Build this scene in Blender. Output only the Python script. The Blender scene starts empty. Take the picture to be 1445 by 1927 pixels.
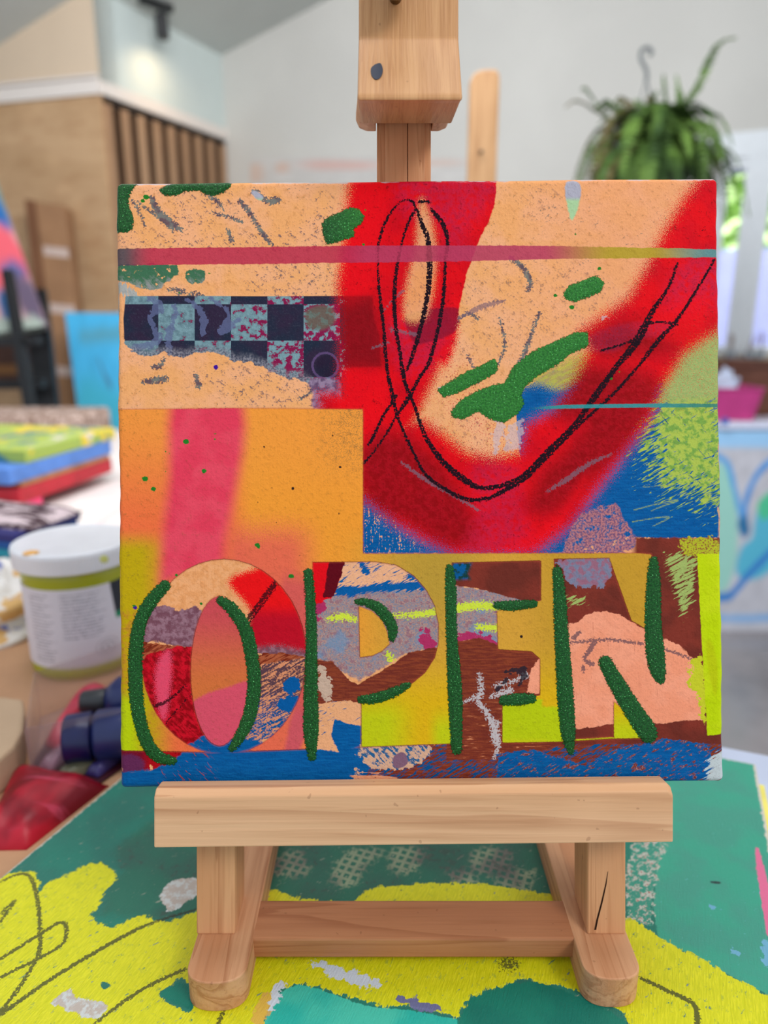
import bpy, bmesh, math, random
import numpy as np
from mathutils import Vector, Matrix

# ------------------------------------------------------------------ camera, world, light
F = 1349.0
PITCH = math.radians(15.0)
CAM = Vector((0, 0, 1.25))
FWD = Vector((0, math.cos(PITCH), -math.sin(PITCH)))
RIGHT = Vector((1, 0, 0))
UP = Vector((0, math.sin(PITCH), math.cos(PITCH)))
Z0 = 0.92            # top of the painted board the easel stands on
ZT = 0.90            # table top

scene = bpy.context.scene
col = scene.collection
cd = bpy.data.cameras.new('camera')
cam = bpy.data.objects.new('camera', cd)
col.objects.link(cam)
cam.location = CAM
cam.rotation_euler = (math.pi / 2 - PITCH, 0, 0)
cd.sensor_fit = 'VERTICAL'
cd.sensor_height = 9.8
cd.sensor_width = 7.35
cd.lens = 6.86
cd.clip_start = 0.01
cd.dof.use_dof = True
cd.dof.focus_distance = 0.361
cd.dof.aperture_fstop = 1.25
scene.camera = cam
scene.view_settings.view_transform = 'Standard'
scene.view_settings.look = 'None'
scene.view_settings.gamma = 1
scene.view_settings.exposure = 0.0
scene.view_settings.use_curve_mapping = False

world = bpy.data.worlds.new('world')
scene.world = world
world.use_nodes = True
wn = world.node_tree.nodes
wn['Background'].inputs[0].default_value = (0.80, 0.90, 1.0, 1)
wn['Background'].inputs[1].default_value = 0.84


def area_light(name, loc, target, size, size_y, power, color):
    l = bpy.data.lights.new(name, 'AREA')
    l.shape = 'RECTANGLE'
    l.size = size
    l.size_y = size_y
    l.energy = power
    l.color = color
    o = bpy.data.objects.new(name, l)
    col.objects.link(o)
    o.location = loc
    d = Vector(target) - Vector(loc)
    o.rotation_euler = d.to_track_quat('-Z', 'Y').to_euler()
    return o


area_light('window_light', (1.5, -1.3, 2.9), (0.0, 0.36, 1.1), 1.0, 0.8, 36, (1.0, 0.965, 0.91))
area_light('wall_fill_light', (-0.15, 1.3, 2.55), (-0.9, 4.1, 1.5), 1.4, 0.9, 50, (0.95, 0.97, 1.0))  # added fill lamp below the ceiling, brightens the back and side walls

area_light('table_fill_light', (-0.1, 0.62, 2.7), (-0.1, 0.66, 0.9), 1.6, 0.7, 14, (0.97, 0.98, 1.0))  # added fill lamp over the table, lifts jar, kraft paper and board

# ------------------------------------------------------------------ projection helpers
def ray(px, py):
    return FWD + RIGHT * ((px - 722.5) / F) - UP * ((py - 963.5) / F)


def at(px, py, d):
    return CAM + ray(px, py) * d


def on_z(px, py, z):
    r = ray(px, py)
    return CAM + r * ((z - CAM.z) / r.z)


def on_y(px, py, y):
    r = ray(px, py)
    return CAM + r * (y / r.y)


def E(x, h, d):
    return CAM + RIGHT * x + UP * h + FWD * d


def srgb(r, g, b, k=1.0):
    def f(c):
        c = c / 255.0
        return (c / 12.92 if c <= 0.04045 else ((c + 0.055) / 1.055) ** 2.4) * k
    return (f(r), f(g), f(b), 1.0)


# ------------------------------------------------------------------ node expression helper
class X:
    def __init__(s, g, k):
        s.g = g
        s.k = k
    def __add__(s, o): return s.g.math('ADD', s, o)
    def __radd__(s, o): return s.g.math('ADD', o, s)
    def __sub__(s, o): return s.g.math('SUBTRACT', s, o)
    def __rsub__(s, o): return s.g.math('SUBTRACT', o, s)
    def __mul__(s, o): return s.g.math('MULTIPLY', s, o)
    def __rmul__(s, o): return s.g.math('MULTIPLY', o, s)
    def __truediv__(s, o): return s.g.math('DIVIDE', s, o)


class G:
    def __init__(g, name):
        g.m = bpy.data.materials.new(name)
        g.m.use_nodes = True
        g.t = g.m.node_tree
        g.b = g.t.nodes['Principled BSDF']
        g.c = {}
    def n(g, ty):
        return g.t.nodes.new(ty)
    def put(g, sock, v):
        if isinstance(v, X):
            g.t.links.new(v.k, sock)
        elif isinstance(v, tuple) and len(v) == 3 and sock.type == 'RGBA':
            sock.default_value = (*v, 1)
        else:
            sock.default_value = v
    def math(g, op, *a):
        n = g.n('ShaderNodeMath')
        n.operation = op
        for i, v in enumerate(a):
            g.put(n.inputs[i], v)
        return X(g, n.outputs[0])
    def max(g, a, b): return g.math('MAXIMUM', a, b)
    def min(g, a, b): return g.math('MINIMUM', a, b)
    def step(g, x, a, b):
        n = g.n('ShaderNodeMapRange')
        n.interpolation_type = 'SMOOTHSTEP'
        g.put(n.inputs[0], x)
        g.put(n.inputs[1], a)
        g.put(n.inputs[2], b)
        return X(g, n.outputs[0])
    def mix(g, f, a, b):
        n = g.n('ShaderNodeMix')
        n.data_type = 'RGBA'
        g.put(n.inputs[0], f)
        g.put(n.inputs[6], a)
        g.put(n.inputs[7], b)
        return X(g, n.outputs[2])
    def mult(g, f, a, b):
        n = g.n('ShaderNodeMix')
        n.data_type = 'RGBA'
        n.blend_type = 'MULTIPLY'
        g.put(n.inputs[0], f)
        g.put(n.inputs[6], a)
        g.put(n.inputs[7], b)
        return X(g, n.outputs[2])
    def attr(g, name, vec=False):
        if name in g.c:
            return g.c[name]
        n = g.n('ShaderNodeAttribute')
        n.attribute_name = name
        g.c[name] = X(g, n.outputs['Vector' if vec else 'Fac'])
        return g.c[name]
    def coord(g, out='Object'):
        n = g.n('ShaderNodeTexCoord')
        return X(g, n.outputs[out])
    def mapv(g, v, scale=(1, 1, 1), rot=(0, 0, 0), loc=(0, 0, 0)):
        n = g.n('ShaderNodeMapping')
        g.put(n.inputs[0], v)
        n.inputs[1].default_value = loc
        n.inputs[2].default_value = rot
        n.inputs[3].default_value = scale
        return X(g, n.outputs[0])
    def noise(g, v, scale, detail=2, rough=0.5, dist=0.0, colour=False):
        n = g.n('ShaderNodeTexNoise')
        g.put(n.inputs['Vector'], v)
        n.inputs['Scale'].default_value = scale
        n.inputs['Detail'].default_value = detail
        n.inputs['Roughness'].default_value = rough
        n.inputs['Distortion'].default_value = dist
        return X(g, n.outputs[1 if colour else 0])
    def voro(g, v, scale, feature='F1', out=0):
        n = g.n('ShaderNodeTexVoronoi')
        n.feature = feature
        g.put(n.inputs['Vector'], v)
        n.inputs['Scale'].default_value = scale
        return X(g, n.outputs[out])
    def xyz(g, v):
        n = g.n('ShaderNodeSeparateXYZ')
        g.put(n.inputs[0], v)
        return X(g, n.outputs[0]), X(g, n.outputs[1]), X(g, n.outputs[2])
    def bump(g, h, dist, strength=1.0):
        n = g.n('ShaderNodeBump')
        n.inputs['Strength'].default_value = strength
        n.inputs['Distance'].default_value = dist
        g.put(n.inputs['Height'], h)
        g.t.links.new(n.outputs[0], g.b.inputs['Normal'])
    def out(g, c, rough=0.5, spec=0.5, metal=0.0):
        g.put(g.b.inputs['Base Color'], c)
        g.put(g.b.inputs['Roughness'], rough)
        g.put(g.b.inputs['Specular IOR Level'], spec)
        g.b.inputs['Metallic'].default_value = metal
        return g.m


# ------------------------------------------------------------------ shape fields (distance inside a painted shape)
def sd_poly(P, pts):
    pts = np.array(pts, float)
    n = len(pts)
    d = np.full(len(P), 1e9)
    ins = np.zeros(len(P), bool)
    for i in range(n):
        a = pts[i]
        b = pts[(i + 1) % n]
        e = b - a
        w = P - a
        t = np.clip((w @ e) / max(e @ e, 1e-9), 0, 1)
        q = w - t[:, None] * e
        d = np.minimum(d, np.hypot(q[:, 0], q[:, 1]))
        c = (a[1] > P[:, 1]) != (b[1] > P[:, 1])
        xi = a[0] + (P[:, 1] - a[1]) * e[0] / (e[1] if abs(e[1]) > 1e-9 else 1e-9)
        ins ^= c & (P[:, 0] < xi)
    return np.where(ins, d, -d)


def sd_line(P, pts):
    """pts: (x, y, half width)"""
    pts = np.array(pts, float)
    best = np.full(len(P), -1e9)
    for i in range(len(pts) - 1):
        a = pts[i, :2]
        e = pts[i + 1, :2] - a
        w = P - a
        t = np.clip((w @ e) / max(e @ e, 1e-9), 0, 1)
        q = w - t[:, None] * e
        r = pts[i, 2] + t * (pts[i + 1, 2] - pts[i, 2])
        best = np.maximum(best, r - np.hypot(q[:, 0], q[:, 1]))
    return best


def smooth(pts, n=6, closed=False):
    p = [np.array(q, float) for q in pts]
    m = len(p)
    out = []
    rng = range(m) if closed else range(m - 1)
    for i in rng:
        p1, p2 = p[i], p[(i + 1) % m]
        p0 = p[(i - 1) % m] if closed or i > 0 else p1
        p3 = p[(i + 2) % m] if closed or i + 2 < m else p2
        for k in range(n):
            t = k / n
            out.append(0.5 * (2 * p1 + (p2 - p0) * t + (2 * p0 - 5 * p1 + 4 * p2 - p3) * t * t + (3 * p1 - p0 - 3 * p2 + p3) * t ** 3))
    if not closed:
        out.append(p[-1])
    return [tuple(q) for q in out]


def ell(cx, cy, rx, ry, n=40):
    return [(cx + rx * math.cos(2 * math.pi * k / n), cy + ry * math.sin(2 * math.pi * k / n)) for k in range(n)]


# ------------------------------------------------------------------ object helpers
def link(o, parent=None):
    col.objects.link(o)
    if parent is not None:
        o.parent = parent
    return o


def base_of(parent):
    v = Vector((0, 0, 0))
    p = parent
    while p is not None:
        v = v + p.location
        p = p.parent
    return v


def mesh(name, verts, faces, mat, parent=None, origin=None, smooth_=False, bevel=0.0, seg=2):
    """verts are world coordinates; the object's origin goes to `origin` (parts: to the thing's base)"""
    o0 = base_of(parent) if parent is not None else (Vector(origin) if origin is not None else None)
    vs = [Vector(v) for v in verts]
    if o0 is None:
        c = sum(vs, Vector()) / len(vs)
        o0 = Vector((c.x, c.y, min(v.z for v in vs)))
    me = bpy.data.meshes.new(name)
    me.from_pydata([tuple(v - o0) for v in vs], [], faces)
    bm = bmesh.new()
    bm.from_mesh(me)
    bmesh.ops.recalc_face_normals(bm, faces=bm.faces)
    if bevel > 0:
        es = [e for e in bm.edges if len(e.link_faces) == 2 and e.calc_face_angle() > 0.35]
        bmesh.ops.bevel(bm, geom=es, offset=bevel, segments=seg, profile=0.5, affect='EDGES')
    bm.to_mesh(me)
    bm.free()
    if smooth_:
        me.polygons.foreach_set('use_smooth', [True] * len(me.polygons))
    me.materials.append(mat)
    o = bpy.data.objects.new(name, me)
    if parent is None:
        o.location = o0
    return link(o, parent)


def merge(parts):
    V, Fc = [], []
    for v, f in parts:
        n = len(V)
        V += list(v)
        Fc += [tuple(i + n for i in q) for q in f]
    return V, Fc


HEXF = [(0, 1, 2, 3), (4, 7, 6, 5), (0, 4, 5, 1), (1, 5, 6, 2), (2, 6, 7, 3), (3, 7, 4, 0)]


def hexa(c):
    return list(c), HEXF


def boxv(x0, x1, y0, y1, z0, z1):
    return hexa([Vector(p) for p in ((x0, y0, z0), (x1, y0, z0), (x1, y0, z1), (x0, y0, z1), (x0, y1, z0), (x1, y1, z0), (x1, y1, z1), (x0, y1, z1))])


def Ebox(x0, x1, h0, h1, d0, d1):
    return hexa([E(*p) for p in ((x0, h0, d0), (x1, h0, d0), (x1, h1, d0), (x0, h1, d0), (x0, h0, d1), (x1, h0, d1), (x1, h1, d1), (x0, h1, d1))])


def obox(c, ax, ay, az):
    """box from corner c with edge vectors"""
    c = Vector(c); ax = Vector(ax); ay = Vector(ay); az = Vector(az)
    return hexa([c, c + ax, c + ax + az, c + az, c + ay, c + ax + ay, c + ax + ay + az, c + ay + az])


def prism(poly, vec):
    """closed polygon of 3D points extruded along vec"""
    n = len(poly)
    vec = Vector(vec)
    V = [Vector(p) for p in poly] + [Vector(p) + vec for p in poly]
    Fc = [tuple(range(n)), tuple(range(2 * n - 1, n - 1, -1))]
    for i in range(n):
        j = (i + 1) % n
        Fc.append((i, j, n + j, n + i))
    return V, Fc


def lathe(prof, c, n=48, axis=Vector((0, 0, 1))):
    c = Vector(c)
    q = Vector((0, 0, 1)).rotation_difference(axis)
    V, Fc = [], []
    for r, z in prof:
        for k in range(n):
            a = 2 * math.pi * k / n
            V.append(c + q @ Vector((r * math.cos(a), r * math.sin(a), z)))
    m = len(prof)
    for i in range(m - 1):
        for k in range(n):
            k2 = (k + 1) % n
            Fc.append((i * n + k, i * n + k2, (i + 1) * n + k2, (i + 1) * n + k))
    Fc.append(tuple(range(n - 1, -1, -1)))
    Fc.append(tuple(range((m - 1) * n, m * n)))
    return V, Fc


def tube(pts, r, n=8):
    pts = [Vector(p) for p in pts]
    V, Fc = [], []
    m = len(pts)
    for i, p in enumerate(pts):
        t = (pts[min(i + 1, m - 1)] - pts[max(i - 1, 0)]).normalized()
        a = t.orthogonal().normalized() if i == 0 else (a - t * a.dot(t)).normalized()
        b = t.cross(a)
        rr = r[i] if isinstance(r, (list, tuple)) else r
        for k in range(n):
            w = 2 * math.pi * k / n
            V.append(p + (a * math.cos(w) + b * math.sin(w)) * rr)
    for i in range(m - 1):
        for k in range(n):
            k2 = (k + 1) % n
            Fc.append((i * n + k, i * n + k2, (i + 1) * n + k2, (i + 1) * n + k))
    Fc.append(tuple(range(n - 1, -1, -1)))
    Fc.append(tuple(range((m - 1) * n, m * n)))
    return V, Fc


def tag(o, label=None, cat=None, group=None, kind=None):
    if label: o['label'] = label
    if cat: o['category'] = cat
    if group: o['group'] = group
    if kind: o['kind'] = kind
    return o


def empty(name, loc):
    o = bpy.data.objects.new(name, None)
    col.objects.link(o)
    o.location = loc
    o.empty_display_size = 0.05
    return o


def plain(name, c, rough=0.6, var=0.08, scale=30, spec=0.4, metal=0.0, bump=0.0):
    g = G(name)
    v = g.coord()
    n = g.noise(v, scale, 4, 0.6)
    c2 = tuple(x * (1 - 2.2 * var) for x in c[:3]) + (1,)
    c3 = tuple(min(x * (1 + 1.6 * var), 1) for x in c[:3]) + (1,)
    cc = g.mix(g.step(n, 0.3, 0.7), c2, c3)
    if bump:
        g.bump(n, bump)
    return g.out(cc, rough, spec, metal)


def wood(name, c1, c2, axis, rot=0.0, rough=0.5, line=0.5, across=55, flat=False):
    """axis 0/1/2 = grain direction (after turning by rot about X)"""
    g = G(name)
    v = g.mapv(g.coord(), rot=(rot, 0, 0))
    s = [across] * 3
    s[axis] = across * 0.035
    if flat: s[1] = across * 0.06
    warp = g.mapv(v, scale=tuple(s))
    fine = list(s)
    fine = [q * 7 for q in fine]
    n1 = g.noise(warp, 1.0, 3, 0.55, 0.6)
    n2 = g.noise(g.mapv(v, scale=tuple(fine)), 1.0, 3, 0.6)
    n3 = g.noise(v, 9, 2)
    ring = g.math('FRACT', n1 * 4.0)
    ringl = g.step(ring, 0.62, 0.97) * (1.0 - g.step(ring, 0.97, 1.0))
    c = g.mix(g.step(n1, 0.3, 0.7), c1, c2)
    c = g.mult(ringl * line, c, (0.62, 0.46, 0.36, 1))
    c = g.mult(g.step(n2, 0.48, 0.72) * 0.45, c, (0.70, 0.58, 0.48, 1))
    c = g.mix(g.step(n3, 0.52, 0.75) * 0.25, c, tuple(min(1, x * 1.25) for x in c1[:3]) + (1,))
    specks = g.noise(v, 260, 1)
    c = g.mult(g.step(specks, 0.76, 0.78) * 0.35, c, (0.35, 0.25, 0.2, 1))
    g.bump(n2 + n1 * 0.5, 0.0006, 0.6)
    return g.out(c, rough, 0.35)

# ------------------------------------------------------------------ the painting on the easel
DC = 0.361                       # depth of the painted face
KC = DC / F


def canvas_fields(P):
    A = {}
    poly = lambda *pts: sd_poly(P, pts)
    sm = lambda *pts: sd_poly(P, smooth(pts, 5, True))
    line = lambda *pts: sd_line(P, pts)
    sl = lambda *pts: sd_line(P, smooth(pts, 6))
    mx = lambda *a: np.maximum.reduce(a)
    # --- upper collage
    A['sage'] = mx(sm((215, 500), (322, 498), (336, 512), (324, 524), (308, 534), (296, 546), (268, 544), (240, 530), (214, 524)),
                   sm((350, 512), (372, 506), (386, 512), (384, 528), (368, 536), (352, 528)))
    A['tear'] = mx(sm((214, 530), (235, 535), (256, 552), (262, 566), (250, 568), (236, 556), (214, 546)),
                   sl((214, 516, 4), (219, 560, 3), (216, 640, 3), (218, 700, 4), (216, 735, 2)))
    A['band'] = poly((236, 557), (700, 557), (700, 700), (650, 775), (600, 745), (586, 726), (560, 713), (538, 712), (512, 700), (490, 690), (470, 682), (440, 682), (420, 668), (398, 662), (370, 664), (350, 672), (330, 670), (310, 662), (284, 674), (262, 668), (246, 660), (234, 645), (232, 600))
    A['band_stroke'] = mx(sl((352, 562, 2.5), (372, 580, 5), (384, 604, 6), (382, 626, 4)), sl((280, 560, 4), (300, 580, 9), (282, 600, 4), (296, 640, 6), (250, 655, 5)),
                          sl((325, 575, 3), (332, 590, 4), (318, 630, 6), (318, 660, 5)), sl((395, 560, 3), (430, 590, 3), (415, 625, 7), (452, 600, 4)))
    A['sagedot'] = sm((576, 585), (600, 575), (625, 580), (630, 605), (610, 620), (582, 618), (574, 600))
    A['ring'] = -np.abs(np.hypot(P[:, 0] - 612, P[:, 1] - 688) - 24) + 2.2
    A['ringdisc'] = 22 - np.hypot(P[:, 0] - 616, P[:, 1] - 690)
    A['lav'] = sm((582, 715), (618, 712), (640, 718), (642, 745), (640, 768), (590, 768), (588, 740))
    # --- blue field lower right
    A['blue'] = poly((968, 738), (990, 728), (1042, 697), (1140, 705), (1372, 740), (1372, 1012), (1250, 1014), (1190, 1010), (1150, 1020), (1040, 1044), (680, 1044), (680, 930), (980, 930), (978, 850), (972, 800))
    A['olive'] = sm((988, 712), (1040, 690), (1090, 665), (1150, 660), (1200, 690), (1130, 715), (1060, 735), (1010, 722), (965, 735))
    A['limeR'] = poly((1290, 640), (1320, 600), (1345, 590), (1372, 585), (1372, 925), (1330, 940), (1300, 915), (1262, 910), (1240, 890), (1228, 850), (1222, 790), (1245, 730))
    A['limeR2'] = poly((1330, 600), (1372, 560), (1372, 750), (1230, 760), (1250, 710), (1290, 650))
    A['peachedge'] = mx(line((1366, 640, 3), (1362, 800, 5), (1356, 850, 4), (1362, 930, 3)), line((1357, 960, 4), (1358, 1010, 5)))
    # --- red loop
    A['redL'] = poly((662, 250), (1100, 250), (1100, 560), (1010, 700), (830, 690), (780, 800), (600, 1000), (600, 740), (640, 740), (640, 600), (632, 540), (645, 440))
    A['redR'] = sm((944, 270), (935, 340), (932, 375), (922, 410), (905, 445), (893, 475), (880, 510), (872, 545), (864, 580), (862, 620), (852, 665), (832, 705), (818, 750), (820, 800), (848, 836), (900, 864), (960, 868), (1000, 850), (1010, 900), (900, 1100), (500, 1100), (500, 270))
    A['slit'] = smf = sm((792, 375), (806, 400), (816, 440), (820, 490), (812, 560), (796, 600), (768, 604), (760, 580), (768, 520), (782, 470), (786, 420))
    A['redA'] = poly((1400, 300), (1322, 325), (1285, 372), (1250, 430), (1215, 500), (1180, 560), (1135, 590), (1090, 622), (1105, 660), (1075, 720), (1040, 772), (990, 800), (975, 850), (930, 858), (880, 850), (835, 815), (800, 790), (700, 790), (600, 850), (600, 880), (690, 948), (740, 985), (800, 1020), (860, 1046), (1000, 1046), (1040, 1018), (1080, 985), (1120, 930), (1180, 850), (1225, 790), (1250, 730), (1290, 668), (1330, 640), (1400, 600))
    A['redhot'] = mx(sm((640, 700), (690, 695), (740, 712), (722, 780), (700, 820), (684, 830), (640, 780)), sm((640, 340), (720, 340), (730, 420), (690, 550), (640, 560)),
                     sm((1220, 600), (1280, 560), (1340, 560), (1330, 600), (1300, 650), (1200, 620)), sm((860, 560), (905, 600), (880, 660), (840, 700), (820, 680), (850, 620)), sm((1000, 1000), (1060, 960), (1100, 900), (1060, 980), (1010, 1040), (940, 1040)))
    A['redrose'] = mx(sm((760, 330), (940, 330), (930, 370), (880, 430), (860, 480), (820, 420), (760, 400)), sm((890, 880), (970, 880), (980, 960), (1000, 1040), (880, 1046), (900, 960)),
                      sm((1280, 500), (1350, 480), (1360, 560), (1300, 590), (1250, 580)), sm((740, 600), (860, 590), (850, 640), (800, 700), (750, 690)))
    A['reddark'] = mx(sm((683, 830), (740, 815), (790, 835), (840, 880), (880, 950), (900, 1010), (850, 1030), (760, 985), (683, 940)), poly((636, 562), (700, 562), (715, 600), (722, 690), (645, 690)),
                      sm((1060, 700), (1150, 690), (1240, 720), (1210, 800), (1120, 900), (1050, 960), (1000, 960), (1010, 900), (1100, 800), (1040, 780)),
                      sm((1100, 640), (1180, 605), (1260, 605), (1310, 630), (1250, 660), (1150, 675)))
    A['dkrect'] = poly((640, 557), (701, 557), (703, 598), (714, 630), (717, 690), (640, 692))
    A['wine'] = sm((762, 602), (775, 588), (820, 580), (866, 582), (858, 622), (820, 640), (780, 645))
    A['flow'] = sm((1092, 650), (1130, 622), (1190, 607), (1270, 608), (1240, 632), (1185, 640), (1160, 660), (1120, 662))
    A['greyline'] = mx(sl((735, 620, 3), (760, 625, 3), (785, 630, 4)), sl((862, 600, 3), (905, 578, 5), (950, 566, 3)), sl((755, 870, 2), (800, 902, 4), (850, 930, 3), (900, 960, 3)),
                       sl((1030, 925, 2), (1070, 900, 5), (1110, 872, 4), (1150, 855, 2)), sl((700, 655, 2), (730, 645, 3)), sl((740, 560, 1), (760, 545, 2), (720, 585, 1)))
    # --- crackle and scrapes on peach
    A['crack'] = mx(sl((250, 378, 2), (265, 405, 1.5), (272, 425, 1)), sl((258, 380, 1), (300, 410, 2), (325, 435, 1)), sl((285, 372, 4), (298, 400, 7), (320, 420, 8), (340, 432, 3)),
                    sl((390, 365, 3), (410, 380, 3), (420, 395, 1)), sl((400, 400, 1), (430, 408, 2), (455, 418, 2)), sl((452, 380, 4), (468, 398, 4), (485, 425, 3), (500, 448, 4), (512, 460, 1)),
                    sl((480, 362, 6), (495, 374, 4), (510, 380, 5), (522, 376, 6)), sl((428, 432, 2), (436, 452, 4)), sl((352, 570, 2), (360, 552, 2), (380, 556, 2)),
                    sl((960, 485, 3), (985, 505, 4), (997, 530, 4), (993, 548, 2)), sl((968, 700, 4), (985, 670, 4), (1010, 600, 2), (1015, 590, 3)), sl((368, 706, 3), (374, 725, 5), (372, 720, 5)),
                    sl((270, 718, 3), (290, 716, 5), (310, 713, 5)), sl((288, 690, 3), (300, 690, 4), (308, 676, 2)), sl((560, 752, 1), (575, 745, 2), (586, 736, 2)), sl((850, 612, 1), (880, 590, 2), (900, 600, 2)),
                    sl((880, 670, 2), (890, 690, 1), (900, 720, 2)), sl((940, 600, 1), (950, 650, 2), (930, 700, 1)), sl((330, 560, 2), (345, 548, 3), (318, 545, 2)))
    A['speckA'] = mx(sm((330, 355), (420, 350), (440, 380), (400, 420), (370, 450), (330, 420), (320, 390)), sm((230, 430), (330, 440), (540, 430), (600, 360), (640, 400), (620, 460), (230, 465)),
                     sm((480, 500), (620, 500), (640, 560), (480, 556)), sm((450, 690), (600, 720), (590, 760), (450, 760), (380, 700)))
    A['speckB'] = mx(sm((740, 420), (800, 470), (810, 560), (770, 600), (760, 500)), sm((870, 520), (1000, 480), (1100, 500), (1200, 560), (1120, 620), (1000, 640), (900, 700), (860, 640)),
                     sm((850, 760), (960, 760), (950, 870), (880, 870), (840, 820)), sm((985, 340), (1060, 350), (1040, 400), (1000, 420), (975, 400)))
    A['dry'] = sm((825, 700), (900, 690), (960, 800), (980, 840), (940, 860), (900, 830), (850, 790), (825, 750))
    A['whitescrap'] = mx(sm((1066, 342), (1090, 344), (1092, 368), (1086, 395), (1076, 416), (1068, 390), (1064, 368)), sm((474, 358), (486, 362), (496, 372), (488, 378), (476, 368)))
    A['whitepale'] = mx(sm((828, 728), (870, 712), (900, 700), (905, 708), (850, 740), (830, 742)), sm((935, 770), (975, 700), (1010, 700), (995, 712), (960, 780), (940, 850), (925, 845)), sm((1135, 600), (1145, 575), (1150, 600)),
                        sm((955, 800), (985, 790), (980, 840), (950, 850)))
    # --- tape stripe and teal line
    A['stripe'] = poly((200, 468), (700, 462), (960, 462), (1060, 463), (1200, 466), (1380, 470), (1380, 484), (1060, 487), (960, 490), (700, 494), (200, 500))
    A['teal'] = poly((995, 767), (1060, 762), (1240, 759), (1380, 760), (1380, 766), (1200, 767), (1060, 769), (1000, 770))
    # --- sprayed square and stencil film
    letO = sd_poly(P, ell(421, 1236, 156, 184))
    inO = sd_poly(P, ell(413, 1263, 54, 141))
    letP = sd_poly(P, [(588, 1058), (706, 1057), (745, 1063), (778, 1083), (802, 1110), (818, 1140), (825, 1175), (825, 1210), (818, 1238), (800, 1266), (776, 1286), (745, 1300), (705, 1306), (680, 1308), (680, 1404), (590, 1440)])
    inP = sd_poly(P, [(675, 1141), (700, 1150), (720, 1168), (729, 1190), (733, 1212), (718, 1226), (700, 1234), (677, 1237)])
    letE = sd_poly(P, [(850, 1059), (1018, 1055), (1018, 1130), (935, 1150), (937, 1222), (1000, 1226), (1016, 1240), (1016, 1308), (945, 1320), (945, 1430), (850, 1430)])
    letN = sd_poly(P, [(1042, 1052), (1146, 1050), (1188, 1168), (1212, 1182), (1226, 1182), (1226, 1040), (1313, 1042), (1330, 1385), (1300, 1470), (1238, 1390), (1155, 1320), (1155, 1387), (1060, 1392)])
    film = sd_poly(P, [(200, 771), (420, 768), (683, 770), (683, 1042), (1200, 1041), (1226, 1043), (1320, 1200), (1320, 1388), (1155, 1390), (1054, 1396), (945, 1398), (830, 1400), (680, 1406), (400, 1416), (200, 1412)])
    win = np.maximum.reduce([np.minimum(letO, -inO), np.minimum(letP, -inP), letE, letN])
    A['film'] = np.minimum(film, -win)
    A['bar'] = poly((1312, 1042), (1400, 1042), (1400, 1378), (1331, 1384), (1322, 1240))
    A['barold'] = sm((1328, 1210), (1340, 1210), (1350, 1260), (1346, 1310), (1334, 1270))
    A['pink'] = poly((322, 740), (456, 740), (462, 800), (458, 850), (448, 900), (436, 960), (424, 1010), (420, 1060), (300, 1100), (306, 1010), (318, 900), (316, 800))
    A['pink2'] = sm((560, 1130), (592, 1120), (600, 1300), (560, 1420), (535, 1430), (548, 1350), (575, 1250))
    A['pinkO'] = sm((360, 1330), (380, 1310), (420, 1296), (480, 1290), (480, 1420), (350, 1420))
    A['salmonO'] = sd_poly(P, ell(413, 1263, 58, 145))
    # --- collage seen through the letters
    A['uMauve'] = mx(sm((220, 1140), (275, 1142), (310, 1140), (340, 1150), (375, 1143), (380, 1215), (340, 1218), (290, 1208), (220, 1212)), sm((470, 1190), (540, 1190), (560, 1205), (600, 1240), (540, 1236), (470, 1225)))
    A['uRedTop'] = sm((430, 1095), (480, 1070), (520, 1060), (600, 1120), (600, 1220), (520, 1215), (460, 1215), (470, 1150))
    A['uRed'] = sm((262, 1250), (300, 1225), (380, 1225), (390, 1330), (380, 1400), (330, 1440), (280, 1430), (240, 1330))
    A['uBrownO'] = mx(sm((240, 1210), (300, 1212), (390, 1225), (380, 1250), (300, 1260), (250, 1280), (240, 1250)), sm((480, 1235), (540, 1230), (600, 1250), (610, 1290), (540, 1290), (480, 1270)))
    A['uRose'] = sm((300, 1240), (320, 1225), (322, 1280), (312, 1350), (300, 1340), (292, 1280))
    A['uStroke'] = sm((470, 1262), (560, 1240), (640, 1240), (640, 1270), (580, 1370), (545, 1400), (500, 1390), (460, 1400), (470, 1330))
    A['uBlueO'] = mx(sm((534, 1290), (550, 1272), (564, 1284), (560, 1300), (540, 1306)), sm((520, 1320), (560, 1310), (566, 1330), (540, 1340)))
    A['bluebase'] = poly((200, 1460), (240, 1452), (290, 1448), (330, 1430), (350, 1405), (380, 1385), (400, 1376), (440, 1390), (470, 1392), (540, 1400), (600, 1410), (680, 1420), (700, 1440), (660, 1500), (200, 1500))
    A['maroon'] = poly((200, 1400), (300, 1400), (345, 1430), (290, 1450), (200, 1462))
    A['maroon2'] = sm((225, 1425), (250, 1420), (272, 1435), (262, 1455), (230, 1460))
    A['pRed'] = poly((585, 1050), (640, 1050), (640, 1090), (625, 1124), (590, 1140), (575, 1100))
    A['pDark'] = poly((620, 1050), (650, 1055), (636, 1100), (628, 1124), (608, 1124))
    A['pPeach'] = poly((630, 1050), (760, 1050), (806, 1100), (790, 1110), (720, 1110), (660, 1116), (630, 1100))
    A['pBlue'] = mx(sl((620, 1112, 6), (665, 1112, 8), (720, 1106, 7), (800, 1100, 8)), sl((770, 1085, 5), (800, 1080, 8)), sl((680, 1060, 4), (690, 1075, 5)))
    A['lavM'] = poly((590, 1130), (640, 1112), (800, 1104), (860, 1102), (900, 1108), (960, 1112), (1022, 1114), (1022, 1200), (960, 1220), (900, 1200), (850, 1198), (820, 1222), (760, 1230), (735, 1248), (675, 1280), (640, 1262), (600, 1240), (580, 1240))
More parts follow.
